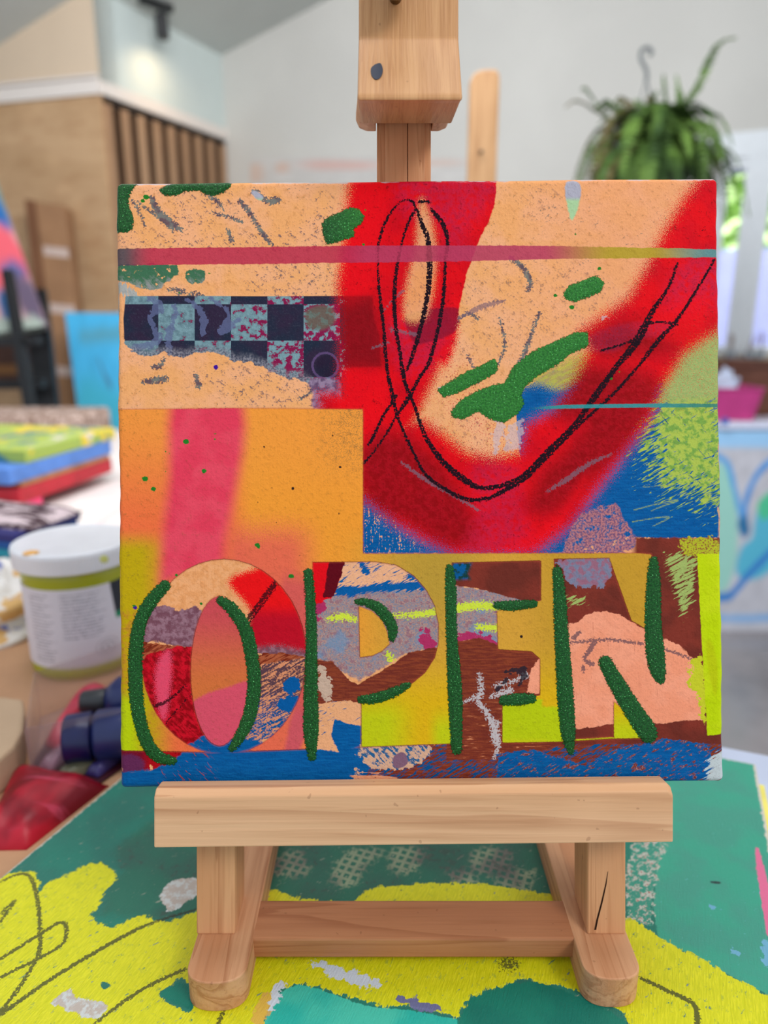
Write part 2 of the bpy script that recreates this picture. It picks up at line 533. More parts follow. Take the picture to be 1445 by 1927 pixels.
    A['lavlime'] = mx(sl((618, 1165, 4), (645, 1160, 7), (668, 1166, 5)), sl((740, 1158, 3), (790, 1156, 6), (840, 1148, 7), (900, 1140, 8), (960, 1146, 6)), sl((730, 1232, 5), (735, 1240, 6)), sl((900, 1180, 6), (935, 1182, 7)))
    A['lavpink'] = mx(sm((790, 1190), (800, 1186), (815, 1205), (822, 1225), (795, 1220)), sm((585, 1140), (600, 1125), (612, 1140), (598, 1165), (585, 1160)), sm((860, 1195), (890, 1190), (930, 1205), (960, 1240), (940, 1240), (900, 1208), (862, 1208)), sm((985, 1090), (1010, 1060), (1015, 1085), (996, 1105)))
    A['pBrown'] = poly((590, 1240), (625, 1245), (660, 1282), (675, 1288), (735, 1252), (770, 1228), (830, 1216), (850, 1210), (900, 1200), (960, 1222), (1020, 1200), (1060, 1200), (1060, 1400), (1000, 1420), (940, 1430), (840, 1430), (840, 1300), (820, 1250), (760, 1310), (680, 1330), (600, 1325), (585, 1300))
    A['pPale'] = sm((598, 1260), (615, 1262), (626, 1300), (615, 1318), (600, 1300))
    A['pPeach2'] = poly((596, 1325), (650, 1318), (680, 1324), (682, 1420), (650, 1430), (600, 1432), (588, 1380))
    A['pBlue2'] = poly((628, 1352), (640, 1356), (655, 1362), (684, 1366), (684, 1425), (672, 1430), (640, 1420), (624, 1392))
    A['eBrown'] = mx(poly((840, 1050), (1040, 1050), (1040, 1140), (1000, 1134), (960, 1124), (900, 1108), (850, 1100)), poly((1040, 1050), (1240, 1000), (1380, 1005), (1380, 1400), (1030, 1400), (1030, 1100)))
    A['eBlueg'] = poly((845, 1050), (890, 1055), (880, 1080), (885, 1090), (852, 1092))
    A['eGrey'] = mx(sl((902, 1270, 3), (905, 1300, 5), (900, 1320, 4), (915, 1340, 5), (930, 1370, 6), (938, 1400, 4), (930, 1425, 3)), sl((870, 1322, 2), (900, 1310, 4)), sl((932, 1290, 3), (970, 1280, 3), (990, 1270, 5)), sl((925, 1310, 3), (960, 1300, 6)), sl((936, 1360, 4), (930, 1380, 6), (936, 1400, 6)))
    A['eSoot'] = mx(sl((952, 1262, 3), (985, 1262, 5), (978, 1290, 3)), sl((935, 1300, 2), (960, 1268, 2)))
    A['nMauve'] = sm((1055, 1052), (1140, 1045), (1148, 1090), (1120, 1105), (1075, 1100), (1058, 1075))
    A['topMauve'] = mx(sm((1060, 1042), (1080, 985), (1110, 960), (1160, 950), (1172, 975), (1190, 1000), (1195, 1030), (1170, 1036), (1180, 1044), (1100, 1046)))
    A['nSalmon'] = mx(poly((1066, 1175), (1088, 1170), (1100, 1158), (1120, 1152), (1140, 1150), (1165, 1156), (1180, 1165), (1192, 1172), (1212, 1184), (1225, 1186), (1245, 1200), (1275, 1212), (1305, 1240), (1322, 1262), (1326, 1356), (1290, 1356), (1245, 1362), (1215, 1360), (1160, 1362), (1085, 1372), (1072, 1300)),
                      poly((1000, 1258), (1018, 1235), (1016, 1306), (992, 1304), (996, 1276)), poly((992, 1360), (1018, 1364), (1010, 1380), (1000, 1372)))
    A['nLine'] = mx(sl((1066, 1210, 1.8), (1110, 1206, 2.2), (1150, 1204, 2.2), (1210, 1212, 2)), sl((1250, 1222, 2), (1280, 1232, 2), (1300, 1240, 1.5)), sl((1118, 1206, 5), (1112, 1220, 4), (1100, 1240, 3), (1114, 1250, 4)), sl((1080, 1200, 4), (1090, 1190, 3)), sl((1098, 1255, 3), (1098, 1262, 3)))
    A['edgeLime'] = sm((1300, 1250), (1316, 1234), (1326, 1245), (1330, 1300), (1330, 1355), (1320, 1356), (1312, 1310), (1298, 1290))
    A['scratchG'] = mx(sm((1250, 1045), (1310, 1040), (1312, 1100), (1300, 1150), (1280, 1155), (1260, 1090)), sm((1062, 1120), (1100, 1118), (1110, 1135), (1070, 1140)))
    A['limeTop'] = sm((1278, 1018), (1310, 1012), (1345, 1015), (1356, 1030), (1366, 1044), (1300, 1046), (1285, 1035))
    A['notchlime'] = poly((1016, 1390), (944, 1390), (944, 1318), (1000, 1316), (1020, 1316), (1020, 1330), (1060, 1330), (1060, 1396))
    A['bBrown'] = poly((690, 1404), (840, 1400), (950, 1395), (1380, 1360), (1380, 1500), (665, 1500), (670, 1440))
    A['bPeach'] = mx(sm((680, 1405), (800, 1400), (800, 1430), (740, 1448), (690, 1440)), poly((664, 1500), (668, 1450), (680, 1452), (678, 1500)))
    A['bPeach3'] = mx(poly((665, 1500), (664, 1462), (700, 1456), (770, 1466), (780, 1480), (680, 1500)))
    A['bMauve'] = sm((740, 1425), (758, 1416), (768, 1430), (760, 1442), (742, 1444))
    A['bBlueR'] = poly((935, 1420), (1000, 1410), (1100, 1440), (1160, 1410), (1250, 1390), (1330, 1400), (1345, 1440), (1320, 1500), (935, 1500))
    A['wcorner'] = poly((1338, 1430), (1370, 1410), (1370, 1475), (1332, 1470))
    A['pencil'] = mx(sl((1192, 960, 1.2), (1250, 945, 1.3), (1275, 942, 1.6), (1240, 955, 1.2), (1225, 962, 1)), sl((1190, 982, 1.2), (1245, 973, 1.3), (1258, 975, 1.5), (1228, 990, 1)), sl((1210, 917, .8), (1270, 911, 1)))
    # --- charcoal lines
    L = []
    L.append(sl((783, 392, 3), (775, 379, 3), (758, 378, 2.5), (738, 396, 3), (722, 425, 3.5), (712, 462, 3), (711, 500, 2.5), (715, 560, 4), (722, 620, 4), (728, 690, 4), (738, 742, 4.5), (750, 790, 3.5), (775, 845, 3.5), (800, 892, 4), (840, 922, 4.5), (880, 940, 5), (915, 937, 4)))
    L.append(sl((783, 392, 3), (768, 420, 3.5), (756, 458, 3), (746, 510, 4), (742, 560, 5), (744, 610, 4.5), (752, 660, 4), (762, 720, 4.5), (782, 770, 4), (800, 820, 5), (830, 865, 6), (870, 900, 7), (905, 918, 5), (950, 912, 5), (990, 893, 7), (1030, 850, 6), (1080, 800, 5), (1120, 745, 7), (1160, 690, 6), (1200, 640, 8), (1225, 590, 6), (1255, 545, 4), (1275, 495, 3)))
    L.append(sl((785, 395, 3), (795, 425, 5), (806, 455, 5.5), (808, 520, 6), (800, 580, 5), (785, 640, 5), (768, 690, 4), (755, 705, 3)))
    L.append(sl((790, 380, 4), (810, 380, 3)))
    L.append(sl((812, 395, 4), (832, 420, 5.5), (842, 450, 4.5), (838, 500, 3.5), (834, 560, 4.5), (824, 620, 4.5), (808, 680, 4.5), (790, 710, 4), (768, 750, 5), (745, 785, 3.5), (715, 835, 3), (684, 872, 3)))
    L.append(sl((745, 745, 4), (720, 785, 3.5), (698, 830, 4), (690, 838, 2)))
    L.append(sl((915, 940, 4), (945, 925, 5), (990, 900, 4), (1040, 850, 4), (1100, 790, 3.5), (1155, 740, 4), (1200, 690, 3.5), (1235, 645, 5.5), (1275, 600, 4), (1320, 530, 3.5), (1345, 488, 3)))
    L.append(sl((1275, 610, 3), (1245, 606, 2.5), (1210, 612, 3), (1190, 640, 3), (1130, 660, 3)))
    L.append(sl((1310, 450, 1.5), (1345, 400, 1)))
    A['char'] = mx(*L)
    A['charO'] = mx(sl((520, 1092, 4), (495, 1125, 4), (468, 1162, 4)), sl((522, 1098, 2.5), (500, 1130, 2.5), (470, 1170, 2.5)), sl((270, 1333, 3), (310, 1322, 3.5), (350, 1290, 2)), sl((296, 1378, 1.8), (330, 1340, 1.8), (360, 1306, 1.5)),
                    sl((310, 1096, 3), (318, 1086, 4), (332, 1078, 2)), sl((1033, 1145, 1), (1034, 1068, 1.5), (1050, 1068, 1)), sl((1216, 1075, 1.2), (1216, 1054, 1.8), (1228, 1054, 1.2)), sl((1012, 1140, 1), (1014, 1130, 1)))
    # --- green paint strokes
    q = []
    q.append(poly((208, 352), (232, 344), (256, 346), (246, 360), (240, 375), (242, 390), (250, 410), (248, 430), (238, 436), (208, 434)))
    q.append(poly((300, 358), (322, 344), (360, 340), (430, 338), (434, 348), (420, 362), (404, 366), (386, 364), (376, 357), (350, 358), (330, 366), (312, 367)))
    q.append(poly((607, 422), (615, 411), (640, 400), (660, 391), (674, 394), (684, 408), (678, 420), (664, 430), (665, 444), (640, 452), (616, 459), (609, 440)))
    q.append(poly((1062, 552), (1072, 538), (1100, 528), (1122, 520), (1136, 532), (1130, 548), (1105, 558), (1080, 567), (1064, 560)))
    q.append(poly((824, 734), (850, 718), (880, 700), (905, 690), (930, 676), (936, 690), (930, 702), (900, 718), (860, 738), (835, 746)))
    q.append(poly((968, 690), (1000, 664), (1040, 646), (1085, 626), (1104, 626), (1106, 650), (1070, 666), (1050, 684), (1010, 706), (985, 728), (980, 744), (985, 760), (975, 776), (948, 794), (920, 786), (900, 772), (870, 788), (852, 784), (850, 776), (868, 754), (900, 736), (930, 726), (950, 722)))
    q.append(sl((310, 1102, 9), (284, 1132, 11), (264, 1170, 11), (256, 1220, 12), (255, 1290, 12), (262, 1350, 11), (278, 1400, 11), (300, 1425, 10), (325, 1432, 6)))
    q.append(sl((416, 1130, 7), (438, 1148, 10), (462, 1185, 11), (474, 1240, 11), (478, 1290, 11), (470, 1345, 11), (452, 1385, 9), (436, 1408, 5)))
    q.append(sl((580, 1078, 7), (584, 1130, 8), (586, 1200, 9), (585, 1290, 11), (585, 1370, 13), (587, 1425, 6)))
    q.append(sl((672, 1133, 4), (690, 1134, 6), (715, 1147, 9), (736, 1175, 9), (738, 1198, 6), (736, 1203, 3)))
    q.append(sl((680, 1316, 6), (705, 1314, 8), (740, 1303, 8), (768, 1289, 4)))
    q.append(sl((846, 1070, 6), (848, 1110, 9), (850, 1200, 9), (856, 1300, 12), (859, 1400, 9), (860, 1410, 6)))
    q.append(sl((934, 1139, 5), (960, 1140, 8), (1000, 1137, 6), (1005, 1136, 5)))
    q.append(sl((948, 1318, 8), (975, 1316, 10), (1000, 1314, 8)))
    q.append(sl((1048, 1074, 7), (1052, 1110, 10), (1057, 1200, 12), (1064, 1310, 14), (1069, 1380, 12), (1074, 1415, 4)))
    q.append(sl((1230, 1056, 7), (1230, 1100, 12), (1229, 1170, 14), (1233, 1230, 16), (1238, 1262, 13), (1243, 1280, 6)))
    q.append(sl((1139, 1246, 11), (1160, 1285, 14), (1190, 1335, 16), (1215, 1372, 17), (1220, 1382, 15)))
    A['green'] = mx(*q)
    q = []
    for x, y, r in ((350, 831, 6), (384, 886, 5), (273, 901, 6), (289, 920, 5), (312, 887, 2), (548, 1084, 5), (404, 827, 2.5), (311, 850, 2), (319, 853, 2), (405, 816, 2), (338, 551, 2), (394, 515, 2), (1128, 505, 4), (1045, 556, 4), (1076, 578, 5), (275, 371, 6), (268, 378, 4), (332, 1082, 3), (378, 1136, 3), (484, 1026, 5), (487, 1030, 3), (1083, 441, 2), (687, 395, 2), (684, 460, 3), (1150, 713, 3), (1165, 700, 2), (252, 1140, 3)):
        q.append(r - np.hypot((P[:, 0] - x), (P[:, 1] - y) * 1.25))
    A['spots'] = mx(*q)
    q = []
    for x, y, r in ((406, 691, 4.5), (254, 1143, 4)):
        q.append(r - np.hypot(P[:, 0] - x, P[:, 1] - y))
    A['violet'] = mx(*q)
    q = []
    for x, y, r in ((497, 841, 2), (511, 918, 1.6), (485, 945, 1.6), (626, 820, 2), (640, 879, 2.4), (638, 966, 1.8), (381, 941, 1.2), (551, 919, 3), (1062, 1182, 3), (1365, 586, 5), (981, 1198, 3), (520, 983, 1.5), (564, 1045, 1.5)):
        q.append(r - np.hypot(P[:, 0] - x, P[:, 1] - y))
    A['dots'] = mx(*q)
    return A


def canvas_material():
    g = G('collage_paint')
    pp = g.attr('pp', True)
    x, y, _ = g.xyz(pp)           # hundreds of pixels
    N1 = g.noise(pp, 1.6, 3)
    N2 = g.noise(pp, 8, 4, 0.6)
    N3 = g.noise(pp, 26, 3, 0.6)
    N4 = g.noise(pp, 60, 1)
    SH = g.noise(g.mapv(pp, scale=(3, 26, 1), rot=(0, 0, 0.05)), 1, 4, 0.6, 0.5)
    SV = g.noise(g.mapv(pp, scale=(26, 3, 1)), 1, 4, 0.6, 0.4)
    SD = g.noise(g.mapv(g.mapv(pp, rot=(0, 0, 0.5)), scale=(4, 24, 1)), 1, 4, 0.6, 0.6)
    SE = g.noise(g.mapv(g.mapv(pp, rot=(0, 0, -0.8)), scale=(4, 20, 1)), 1, 4, 0.65, 0.6)
    a = g.attr
    S = srgb
    def hard(n, rag=14, e=1.0):
        s = a(n) + (N2 - 0.5) * rag
        return g.step(s, -e, e)
    def crisp(n, e=0.9, rag=3):
        return g.step(a(n) + (N3 - 0.5) * rag, -e, e)
    def spray(n, w, grain=2.4):
        return g.step(a(n) * (1.0 / w) + (N4 - 0.5) * grain, -0.3, 0.3)
    def soft(n, w):
        return g.step(a(n), -w, w)
    def dryb(n, st, thr=0.0, w=18, rag=10):
        s = g.math('MINIMUM', a(n) * (1.0 / w), 1.0)
        return g.step(s * 0.16 + st - 0.5 - thr, -0.015, 0.03)
    # peach ground
    c = g.mix(g.step(N1, 0.35, 0.65), S(238, 166, 104), S(240, 170, 122))
    c = g.mix(g.step(N2, 0.52, 0.7) * 0.5, c, S(226, 150, 82))
    c = g.mix(g.step(x, 9.0, 12.0) * 0.5, c, S(232, 152, 108))
    c = g.mix(g.step(N3 + N2, 1.14, 1.3) * 0.5, c, S(170, 130, 90))
    sp = g.max(hard('speckA', 20, 12), hard('speckB', 20, 12) * 0.45)
    c = g.mix(g.step(SE * 0.35 + N3 * 0.4 + N2 * 0.35, 0.590, 0.63) * sp * 0.8, c, S(120, 98, 102))
    c = g.mix(g.step(SD * 0.5 + N3 * 0.5 + N1 * 0.3, 0.765, 0.80) * 0.6, c, S(120, 112, 100))
    c = g.mix(dryb('crack', N3, -0.04, 4) * 0.9, c, g.mix(g.step(N2, 0.4, 0.6), S(96, 112, 110), S(74, 66, 84)))
    c = g.mix(hard('sage', 14) * g.step(N2, 0.34, 0.40), c, g.mix(g.step(N2 * 0.5 + SE * 0.3 + (y - 5.1) * 0.6, 0.45, 0.66), S(64, 108, 78), S(150, 150, 145)))
    c = g.mix(dryb('tear', SV, -0.03, 5), c, g.mix(g.step(y, 5.6, 6.0), S(170, 168, 162), S(92, 116, 96)))
    # chequered strip
    cx = g.math('MODULO', g.math('FLOOR', (x - 2.98) * (1 / 0.683) + 20.0), 2.0)
    cy = g.math('MODULO', g.math('FLOOR', (y - 5.725) * (1 / 0.685) + 20.0), 2.0)
    chk = g.math('ABSOLUTE', cx - cy)
    vor = g.voro(pp, 22)
    lite = g.mix(g.step(N2, 0.35, 0.65), S(122, 152, 158), S(96, 122, 130))
    lite = g.mix(g.step(N2 + x * 0.065, 0.83, 0.89), lite, S(134, 22, 70))
    lite = g.mix((1.0 - g.step(vor, 0.12, 0.2)) * g.step(N1, 0.35, 0.5), lite, S(140, 165, 175))
    dark = g.mix(g.step(N1, 0.4, 0.6), S(34, 42, 60), S(48, 36, 58))
    dark = g.mix(g.step(N3, 0.55, 0.7) * 0.4, dark, S(80, 84, 100))
    bc = g.mix(chk, lite, dark)
    bc = g.mix(dryb('band_stroke', N2, -0.03, 4) * 0.7, bc, S(98, 104, 140))
    bc = g.mix(crisp('sagedot', 5) * 0.8, bc, S(98, 100, 84))
    bc = g.mix(crisp('ringdisc', 3) * 0.6, bc, S(34, 22, 44))
    bc = g.mix(crisp('ring') * 0.5, bc, S(120, 90, 140))
    rim = 1.0 - g.step(a('band') + (N2 - 0.5) * 20, 4, 22)
    bc = g.mix(rim * g.step(y, 6.45, 6.6) * 0.75, bc, g.mix(g.step(N3, 0.4, 0.6), S(150, 145, 152), S(84, 84, 100)))
    c = g.mix(g.step(a('band') + (N2 - 0.5) * 22 * g.step(y, 6.3, 6.5), -1, 1), c, bc)
    c = g.mix(hard('lav', 10, 3), c, g.mix(g.step(N2, 0.4, 0.6), S(150, 125, 150), S(100, 75, 105)))
    # blue field
    blue = g.mix(g.step(SH, 0.35, 0.7), S(2, 80, 142), S(8, 96, 158))
    c = g.mix(hard('blue', 14), c, g.mix(g.step(N3 + SH * 0.5, 0.86, 0.95) * 0.4, blue, S(30, 60, 100)))
    c = g.mix(dryb('blue', SV, -0.02, 30) * g.step(y, 9.2, 9.6) * (1.0 - g.step(x, 7.6, 8.2)) * g.step(N3 + SV, 1.12, 1.17), c, S(236, 165, 125))
    c = g.mix(spray('olive', 26) * 0.95, c, g.mix(g.step(SD, 0.4, 0.6), S(176, 150, 88), S(184, 176, 70)))
    c = g.mix(dryb('limeR', SD, -0.02, 50), c, g.mix(g.step(N2, 0.45, 0.6), S(170, 186, 76), S(120, 160, 70)))
    c = g.mix(spray('limeR2', 26), c, g.mix(g.step(N3, 0.4, 0.7), S(150, 168, 98), S(176, 186, 110)))
    c = g.mix(g.step(SE, 0.62, 0.66) * soft('limeR', 20) * g.step(y, 7.3, 8.0), c, S(10, 84, 120))
    c = g.mix(crisp('pencil') * 0.75, c, S(150, 170, 90))
    # red loop
    hot = g.mix(g.step(N1, 0.35, 0.65), S(226, 6, 20), S(206, 4, 24))
    hot = g.mix(soft('reddark', 26) * 0.85, hot, g.mix(g.step(N2, 0.4, 0.6), S(132, 4, 12), S(160, 10, 24)))
    hot = g.mix(soft('redrose', 22) * g.step(N2, 0.3, 0.6) * 0.8, hot, S(200, 28, 62))
    hot = g.mix(soft('redhot', 18) * 0.7, hot, S(240, 8, 22))
    hot = g.mix(crisp('dkrect', 3) * 0.6, hot, S(126, 8, 20))
    hot = g.mix(crisp('wine', 3) * 0.75, hot, S(126, 16, 44))
    hot = g.mix(g.step(N3 + N2, 1.12, 1.25) * 0.6, hot, S(140, 4, 16))
    hot = g.mix(crisp('flow', 6) * g.step(g.math('SINE', vor * 26.0), -0.2, 0.6) * 0.45, hot, S(120, 50, 90))
    colm = g.min(spray('redL', 30), g.step(a('redR') + (N2 - 0.5) * 8 + (N4 - 0.5) * 60 * g.step(y, 5.6, 6.6), -1.5 , 1.5))
    colm = g.min(colm, 1.0 - spray('slit', 20) * 0.85)
    arm = spray('redA', 30, 3.0)
    redm = g.max(colm, arm)
    c = g.mix(redm, c, hot)
    c = g.mix(g.step(N4 + N3, 1.13, 1.18) * soft('dry', 40), c, S(200, 20, 50))
    c = g.mix(dryb('greyline', N3, 0.0, 3) * 0.7, c, S(118, 92, 106))
    c = g.mix(g.step(x, 6.95, 7.0) * 0.0, c, S(0, 0, 0))
    c = g.mix(dryb('whitepale', N2, 0.05, 8) * 0.6, c, S(200, 180, 184))
    c = g.mix(hard('whitescrap', 8, 2), c, g.mix(g.step(y, 3.7, 3.8), S(172, 168, 180), S(168, 200, 150)))
    c = g.mix(dryb('peachedge', SV, -0.02, 5), c, S(214, 158, 124))
    # stripe
    st = g.mix(g.step(x, 2.3, 2.9), S(70, 66, 78), S(188, 42, 74))
    st = g.mix(g.step(x, 6.4, 7.0) * 0.6, st, S(178, 66, 98))
    st = g.mix(g.step(x, 10.2, 11.6), st, S(176, 150, 40))
    st = g.mix(g.step(x, 12.2, 13.4), st, S(78, 142, 140))
    edge_ = g.step(a('stripe') + (N2 - 0.5) * 5, -0.8, 0.8)
    c = g.mix(edge_ * 0.93, c, st)
    c = g.mix(dryb('char', N3 * 0.8 + N2 * 0.2, 0.066, 2.2, 9) * (1.0 - edge_ * 0.72), c, S(30, 14, 24))
    c = g.mix(g.step(N4 + N3, 1.12, 1.17) * soft('limeR2', 60) * g.step(x, 12.2, 12.8) * 0.8, c, S(196, 60, 50))
    c = g.mix(crisp('teal') * g.step(x, 9.9, 10.4) * 0.95, c, g.mix(g.step(x, 12, 13.5), S(50, 140, 142), S(60, 128, 110)))
    # ---- collage behind the lettering
    u = g.mix(g.step(N2, 0.4, 0.6), S(238, 166, 112), S(232, 156, 98))
    lav = g.mix(g.step(N3, 0.42, 0.58), S(172, 134, 124), S(122, 126, 144))
    lav = g.mix(g.step(N3 + N2, 1.06, 1.12) * 0.8, lav, S(206, 152, 124))
    lav = g.mix(g.step(N2 - N3 * 0.4, 0.34, 0.40) * 0.6, lav, S(128, 84, 112))
    lav = g.mix(g.step(N1, 0.55, 0.66) * 0.6, lav, S(100, 140, 172))
    brown = g.mix(g.step(SH, 0.42, 0.62), S(116, 46, 34), S(140, 62, 38))
    u = g.mix(hard('uMauve', 16), u, g.mix(g.step(N2, 0.4, 0.62), S(118, 72, 84), S(154, 112, 124)))
    u = g.mix(spray('uRedTop', 16), u, g.mix(g.step(y, 11.3, 11.7), S(236, 16, 20), S(190, 12, 34)))
    u = g.mix(hard('uBrownO', 16), u, g.mix(g.step(SD, 0.4, 0.6), S(120, 38, 20), S(176, 90, 56)))
    u = g.mix(hard('uRed', 16), u, g.mix(g.step(SE * 0.4 + N2 * 0.6, 0.42, 0.6), S(140, 4, 14), S(214, 16, 38)))
    u = g.mix(spray('uRose', 14) * 0.8, u, S(238, 80, 110))
    u = g.mix(hard('uStroke', 14), u, g.mix(g.step(SD * 0.6 + N3 * 0.4, 0.47, 0.55), g.mix(g.step(y, 12.9, 13.6), S(90, 60, 70), S(10, 80, 138)), S(222, 142, 100)))
    u = g.mix(g.max(hard('uBlueO', 30), 0.0), u, S(4, 86, 150))
    u = g.mix(dryb('maroon', N2, -0.05), u, g.mix(g.step(x, 2.6, 2.9), S(116, 12, 34), S(176, 8, 20)))
    u = g.mix(spray('maroon2', 8) * 0.6, u, S(84, 50, 96))
    u = g.mix(hard('bBrown', 16), u, g.mix(g.step(SD, 0.5, 0.55), brown, S(6, 78, 134)))
    u = g.mix(hard('lavM', 20, 2), u, lav)
    u = g.mix(dryb('lavlime', N3, 0.0, 6), u, S(206, 218, 60))
    u = g.mix(dryb('lavpink', N2, -0.02, 8), u, S(176, 46, 92))
    u = g.mix(hard('pBrown', 10), u, g.mix(g.step(SH, 0.6, 0.66) * g.step(x, 8.5, 8.8) * g.step(y, 13.0, 13.8), brown, S(214, 134, 92)))
    u = g.mix(dryb('pPale', N2, 0.0, 8) * 0.8, u, S(214, 184, 160))
    u = g.mix(hard('pPeach', 10), u, g.mix(g.step(SD, 0.36, 0.42), S(20, 92, 150), S(236, 172, 130)))
    u = g.mix(dryb('pBlue', SD, -0.03, 6), u, S(6, 88, 152))
    u = g.mix(hard('pRed', 12), u, S(226, 10, 24))
    u = g.mix(hard('pDark', 12), u, S(96, 6, 22))
    u = g.mix(hard('pPeach2', 12), u, g.mix(g.step(SD, 0.36, 0.40), S(40, 96, 146), S(234, 166, 118)))
    u = g.mix(hard('pBlue2', 12), u, blue)
    u = g.mix(hard('eBrown', 8), u, g.mix(g.step(N1, 0.4, 0.6), S(108, 44, 34), S(128, 50, 38)))
    u = g.mix(hard('eBlueg', 10, 4), u, g.mix(g.step(N2, 0.45, 0.55), S(8, 86, 140), S(20, 60, 60)))
    u = g.mix(dryb('eGrey', N3, 0.0, 6) * 0.9, u, S(196, 186, 186))
    u = g.mix(dryb('eSoot', N2, -0.04, 4) * 0.9, u, S(36, 34, 44))
    u = g.mix(hard('nMauve', 34), u, g.mix(g.step(N2, 0.42, 0.58), S(150, 98, 116), S(122, 124, 146)))
    u = g.mix(dryb('scratchG', SD, 0.09, 12), u, S(160, 176, 96))
    salmon = g.mix(g.step(N1, 0.4, 0.6), S(240, 148, 112), S(244, 156, 122))
    salmon = g.mix(g.step(SV, 0.64, 0.70) * 0.5, salmon, S(196, 110, 84))
    u = g.mix(hard('nSalmon', 12), u, salmon)
    u = g.mix(dryb('nLine', N3, -0.03, 3) * 0.85, u, S(110, 78, 84))
    u = g.mix(dryb('edgeLime', N2, 0.0, 8), u, S(196, 196, 40))
    u = g.mix(hard('bluebase', 16, 2), u, blue)
    u = g.mix(g.step(SE, 0.60, 0.63) * hard('bluebase', 6) * g.step(x, 2.9, 3.1) * (1.0 - g.step(x, 3.7, 4.2)), u, S(170, 66, 56))
    u = g.mix(hard('bBlueR', 26), u, g.mix(g.step(SD * 0.55 + N2 * 0.45, 0.53, 0.58), blue, g.mix(g.step(N3, 0.5, 0.6), S(120, 50, 46), S(170, 120, 110))))
    u = g.mix(hard('bPeach', 40), u, g.mix(g.step(SE * 0.5 + N2 * 0.5, 0.46, 0.52), S(40, 92, 136), S(214, 168, 138)))
    u = g.mix(hard('bMauve', 6), u, S(126, 92, 112))
    u = g.mix(dryb('bPeach3', SH, 0.0, 10), u, S(232, 156, 116))
    u = g.mix(dryb('wcorner', SD, -0.03, 10), u, S(190, 196, 196))
    u = g.mix(dryb('charO', N3, 0.03, 2.5) * 0.9, u, S(40, 10, 18))
    # select lower / upper
    low = g.step(y + (N2 - 0.5) * 0.12, 10.40, 10.44)
    lowR = g.step(y + (N2 - 0.5) * 0.12, 10.10, 10.14) * g.step(x, 11.85, 12.0)
    lo = g.max(low, lowR)
    c = g.mix(lo, c, u)
    c = g.mix(hard('topMauve', 20, 2) * g.step(N2, 0.36, 0.44), c, g.mix(g.step(N3, 0.4, 0.6), g.mix(g.step(N2, 0.45, 0.55), S(70, 84, 130), S(120, 80, 110)), S(190, 120, 120)))
    c = g.mix(dryb('limeTop', N2, -0.03, 6), c, g.mix(g.step(N3, 0.5, 0.6), S(178, 178, 40), S(150, 90, 50)))
    # ---- sprayed film
    f = g.mix(g.step(y, 7.6, 10.2), S(240, 146, 62), S(238, 108, 62))
    f = g.mix((1.0 - g.step(x, 2.6, 3.4)) * g.step(y, 9.9, 10.4), f, S(190, 160, 14))
    f = g.mix(g.step(x, 4.2, 4.8), f, g.mix(g.step(y, 7.8, 10.0), S(242, 150, 58), S(240, 150, 48)))
    f = g.mix(g.step(x, 4.1, 4.5) * (1.0 - g.step(x, 5.4, 6.2)) * g.step(y + (N4 - 0.5) * 1.2, 9.6, 10.3) * 0.9, f, S(228, 96, 76))
    f = g.mix(g.step(x, 6.2, 7.6) * g.step(y, 9.8, 10.4), f, S(212, 154, 54))
    f = g.mix(g.step(x + (N4 - 0.5) * 2, 6.9, 8.0) * (1.0 - g.step(x, 8.4, 9.4)) * g.step(y, 10.0, 10.5) * (1.0 - g.step(y, 11.0, 12.6)) * 0.7, f, S(172, 142, 52))
    f = g.mix(g.step(x, 9.6, 10.6), f, S(196, 146, 44))
    f = g.mix(g.step(y + (N4 - 0.5) * 0.6, 12.0, 13.3) * g.step(x, 5.9, 6.3), f, S(220, 172, 18))
    f = g.mix((g.step(y, 12.9, 13.6) * g.step(x, 6.0, 6.5) * (1.0 - g.step(x, 7.2, 8.0))), f, S(192, 196, 18))
    f = g.mix(g.step(y, 13.2, 13.8) * g.step(x, 8.0, 8.3), f, S(192, 196, 18))
    f = g.mix(crisp('notchlime', 3, 10), f, S(184, 196, 14))
    f = g.mix(soft('pink', 17) * (1.0 - g.step(y, 10.8, 11.5)), f, g.mix(g.step(N1, 0.4, 0.6), S(230, 72, 92), S(226, 60, 84)))
    f = g.mix((1.0 - g.step(x, 2.55, 3.3)) * g.step(y, 11.4, 11.6), f, g.mix(g.step(N2, 0.42, 0.6), S(190, 158, 10), S(196, 140, 36)))
    f = g.mix((1.0 - g.step(x, 2.4, 2.9)) * g.step(y, 12.9, 13.3), f, S(186, 200, 12))
    f = g.mix(hard('pink2', 8, 6), f, S(206, 84, 92))
    f = g.mix(g.step(x, 5.2, 5.4) * (1.0 - g.step(x, 5.75, 5.95)) * g.step(y, 10.6, 11.1) * (1.0 - g.step(y, 13.2, 13.5)), f, S(214, 88, 80))
    so = g.mix(g.step(y, 11.4, 13.0), S(204, 74, 80), S(212, 110, 56))
    so = g.mix(spray('pinkO', 7), so, S(216, 78, 98))
    f = g.mix(g.step(a('salmonO'), -1, 1), f, so)
    # edges where pieces of paper end and old paint shows
    f = g.mix(g.step(N2 + N3, 1.13, 1.24) * 0.35 * (1.0 - g.step(x, 2.2, 3.4) * 0.6), f, S(130, 110, 50))
    f = g.mix((1.0 - g.step(x + (N2 - 0.5) * 0.4, 2.2, 2.27)) * g.step(N2, 0.45, 0.55), f, S(110, 100, 60))
    f = g.mix(g.step(x, 5.6, 6.6) * (1.0 - g.step(y, 8.4, 9.2)) * g.step(N4 + N3 * 0.6 + N2 * 0.5, 1.05, 1.16) * 0.7, f, S(150, 110, 60))
    fm = g.step(a('film') + (N3 - 0.5) * 3, -0.8, 0.8)
    c = g.mix(fm, c, f)
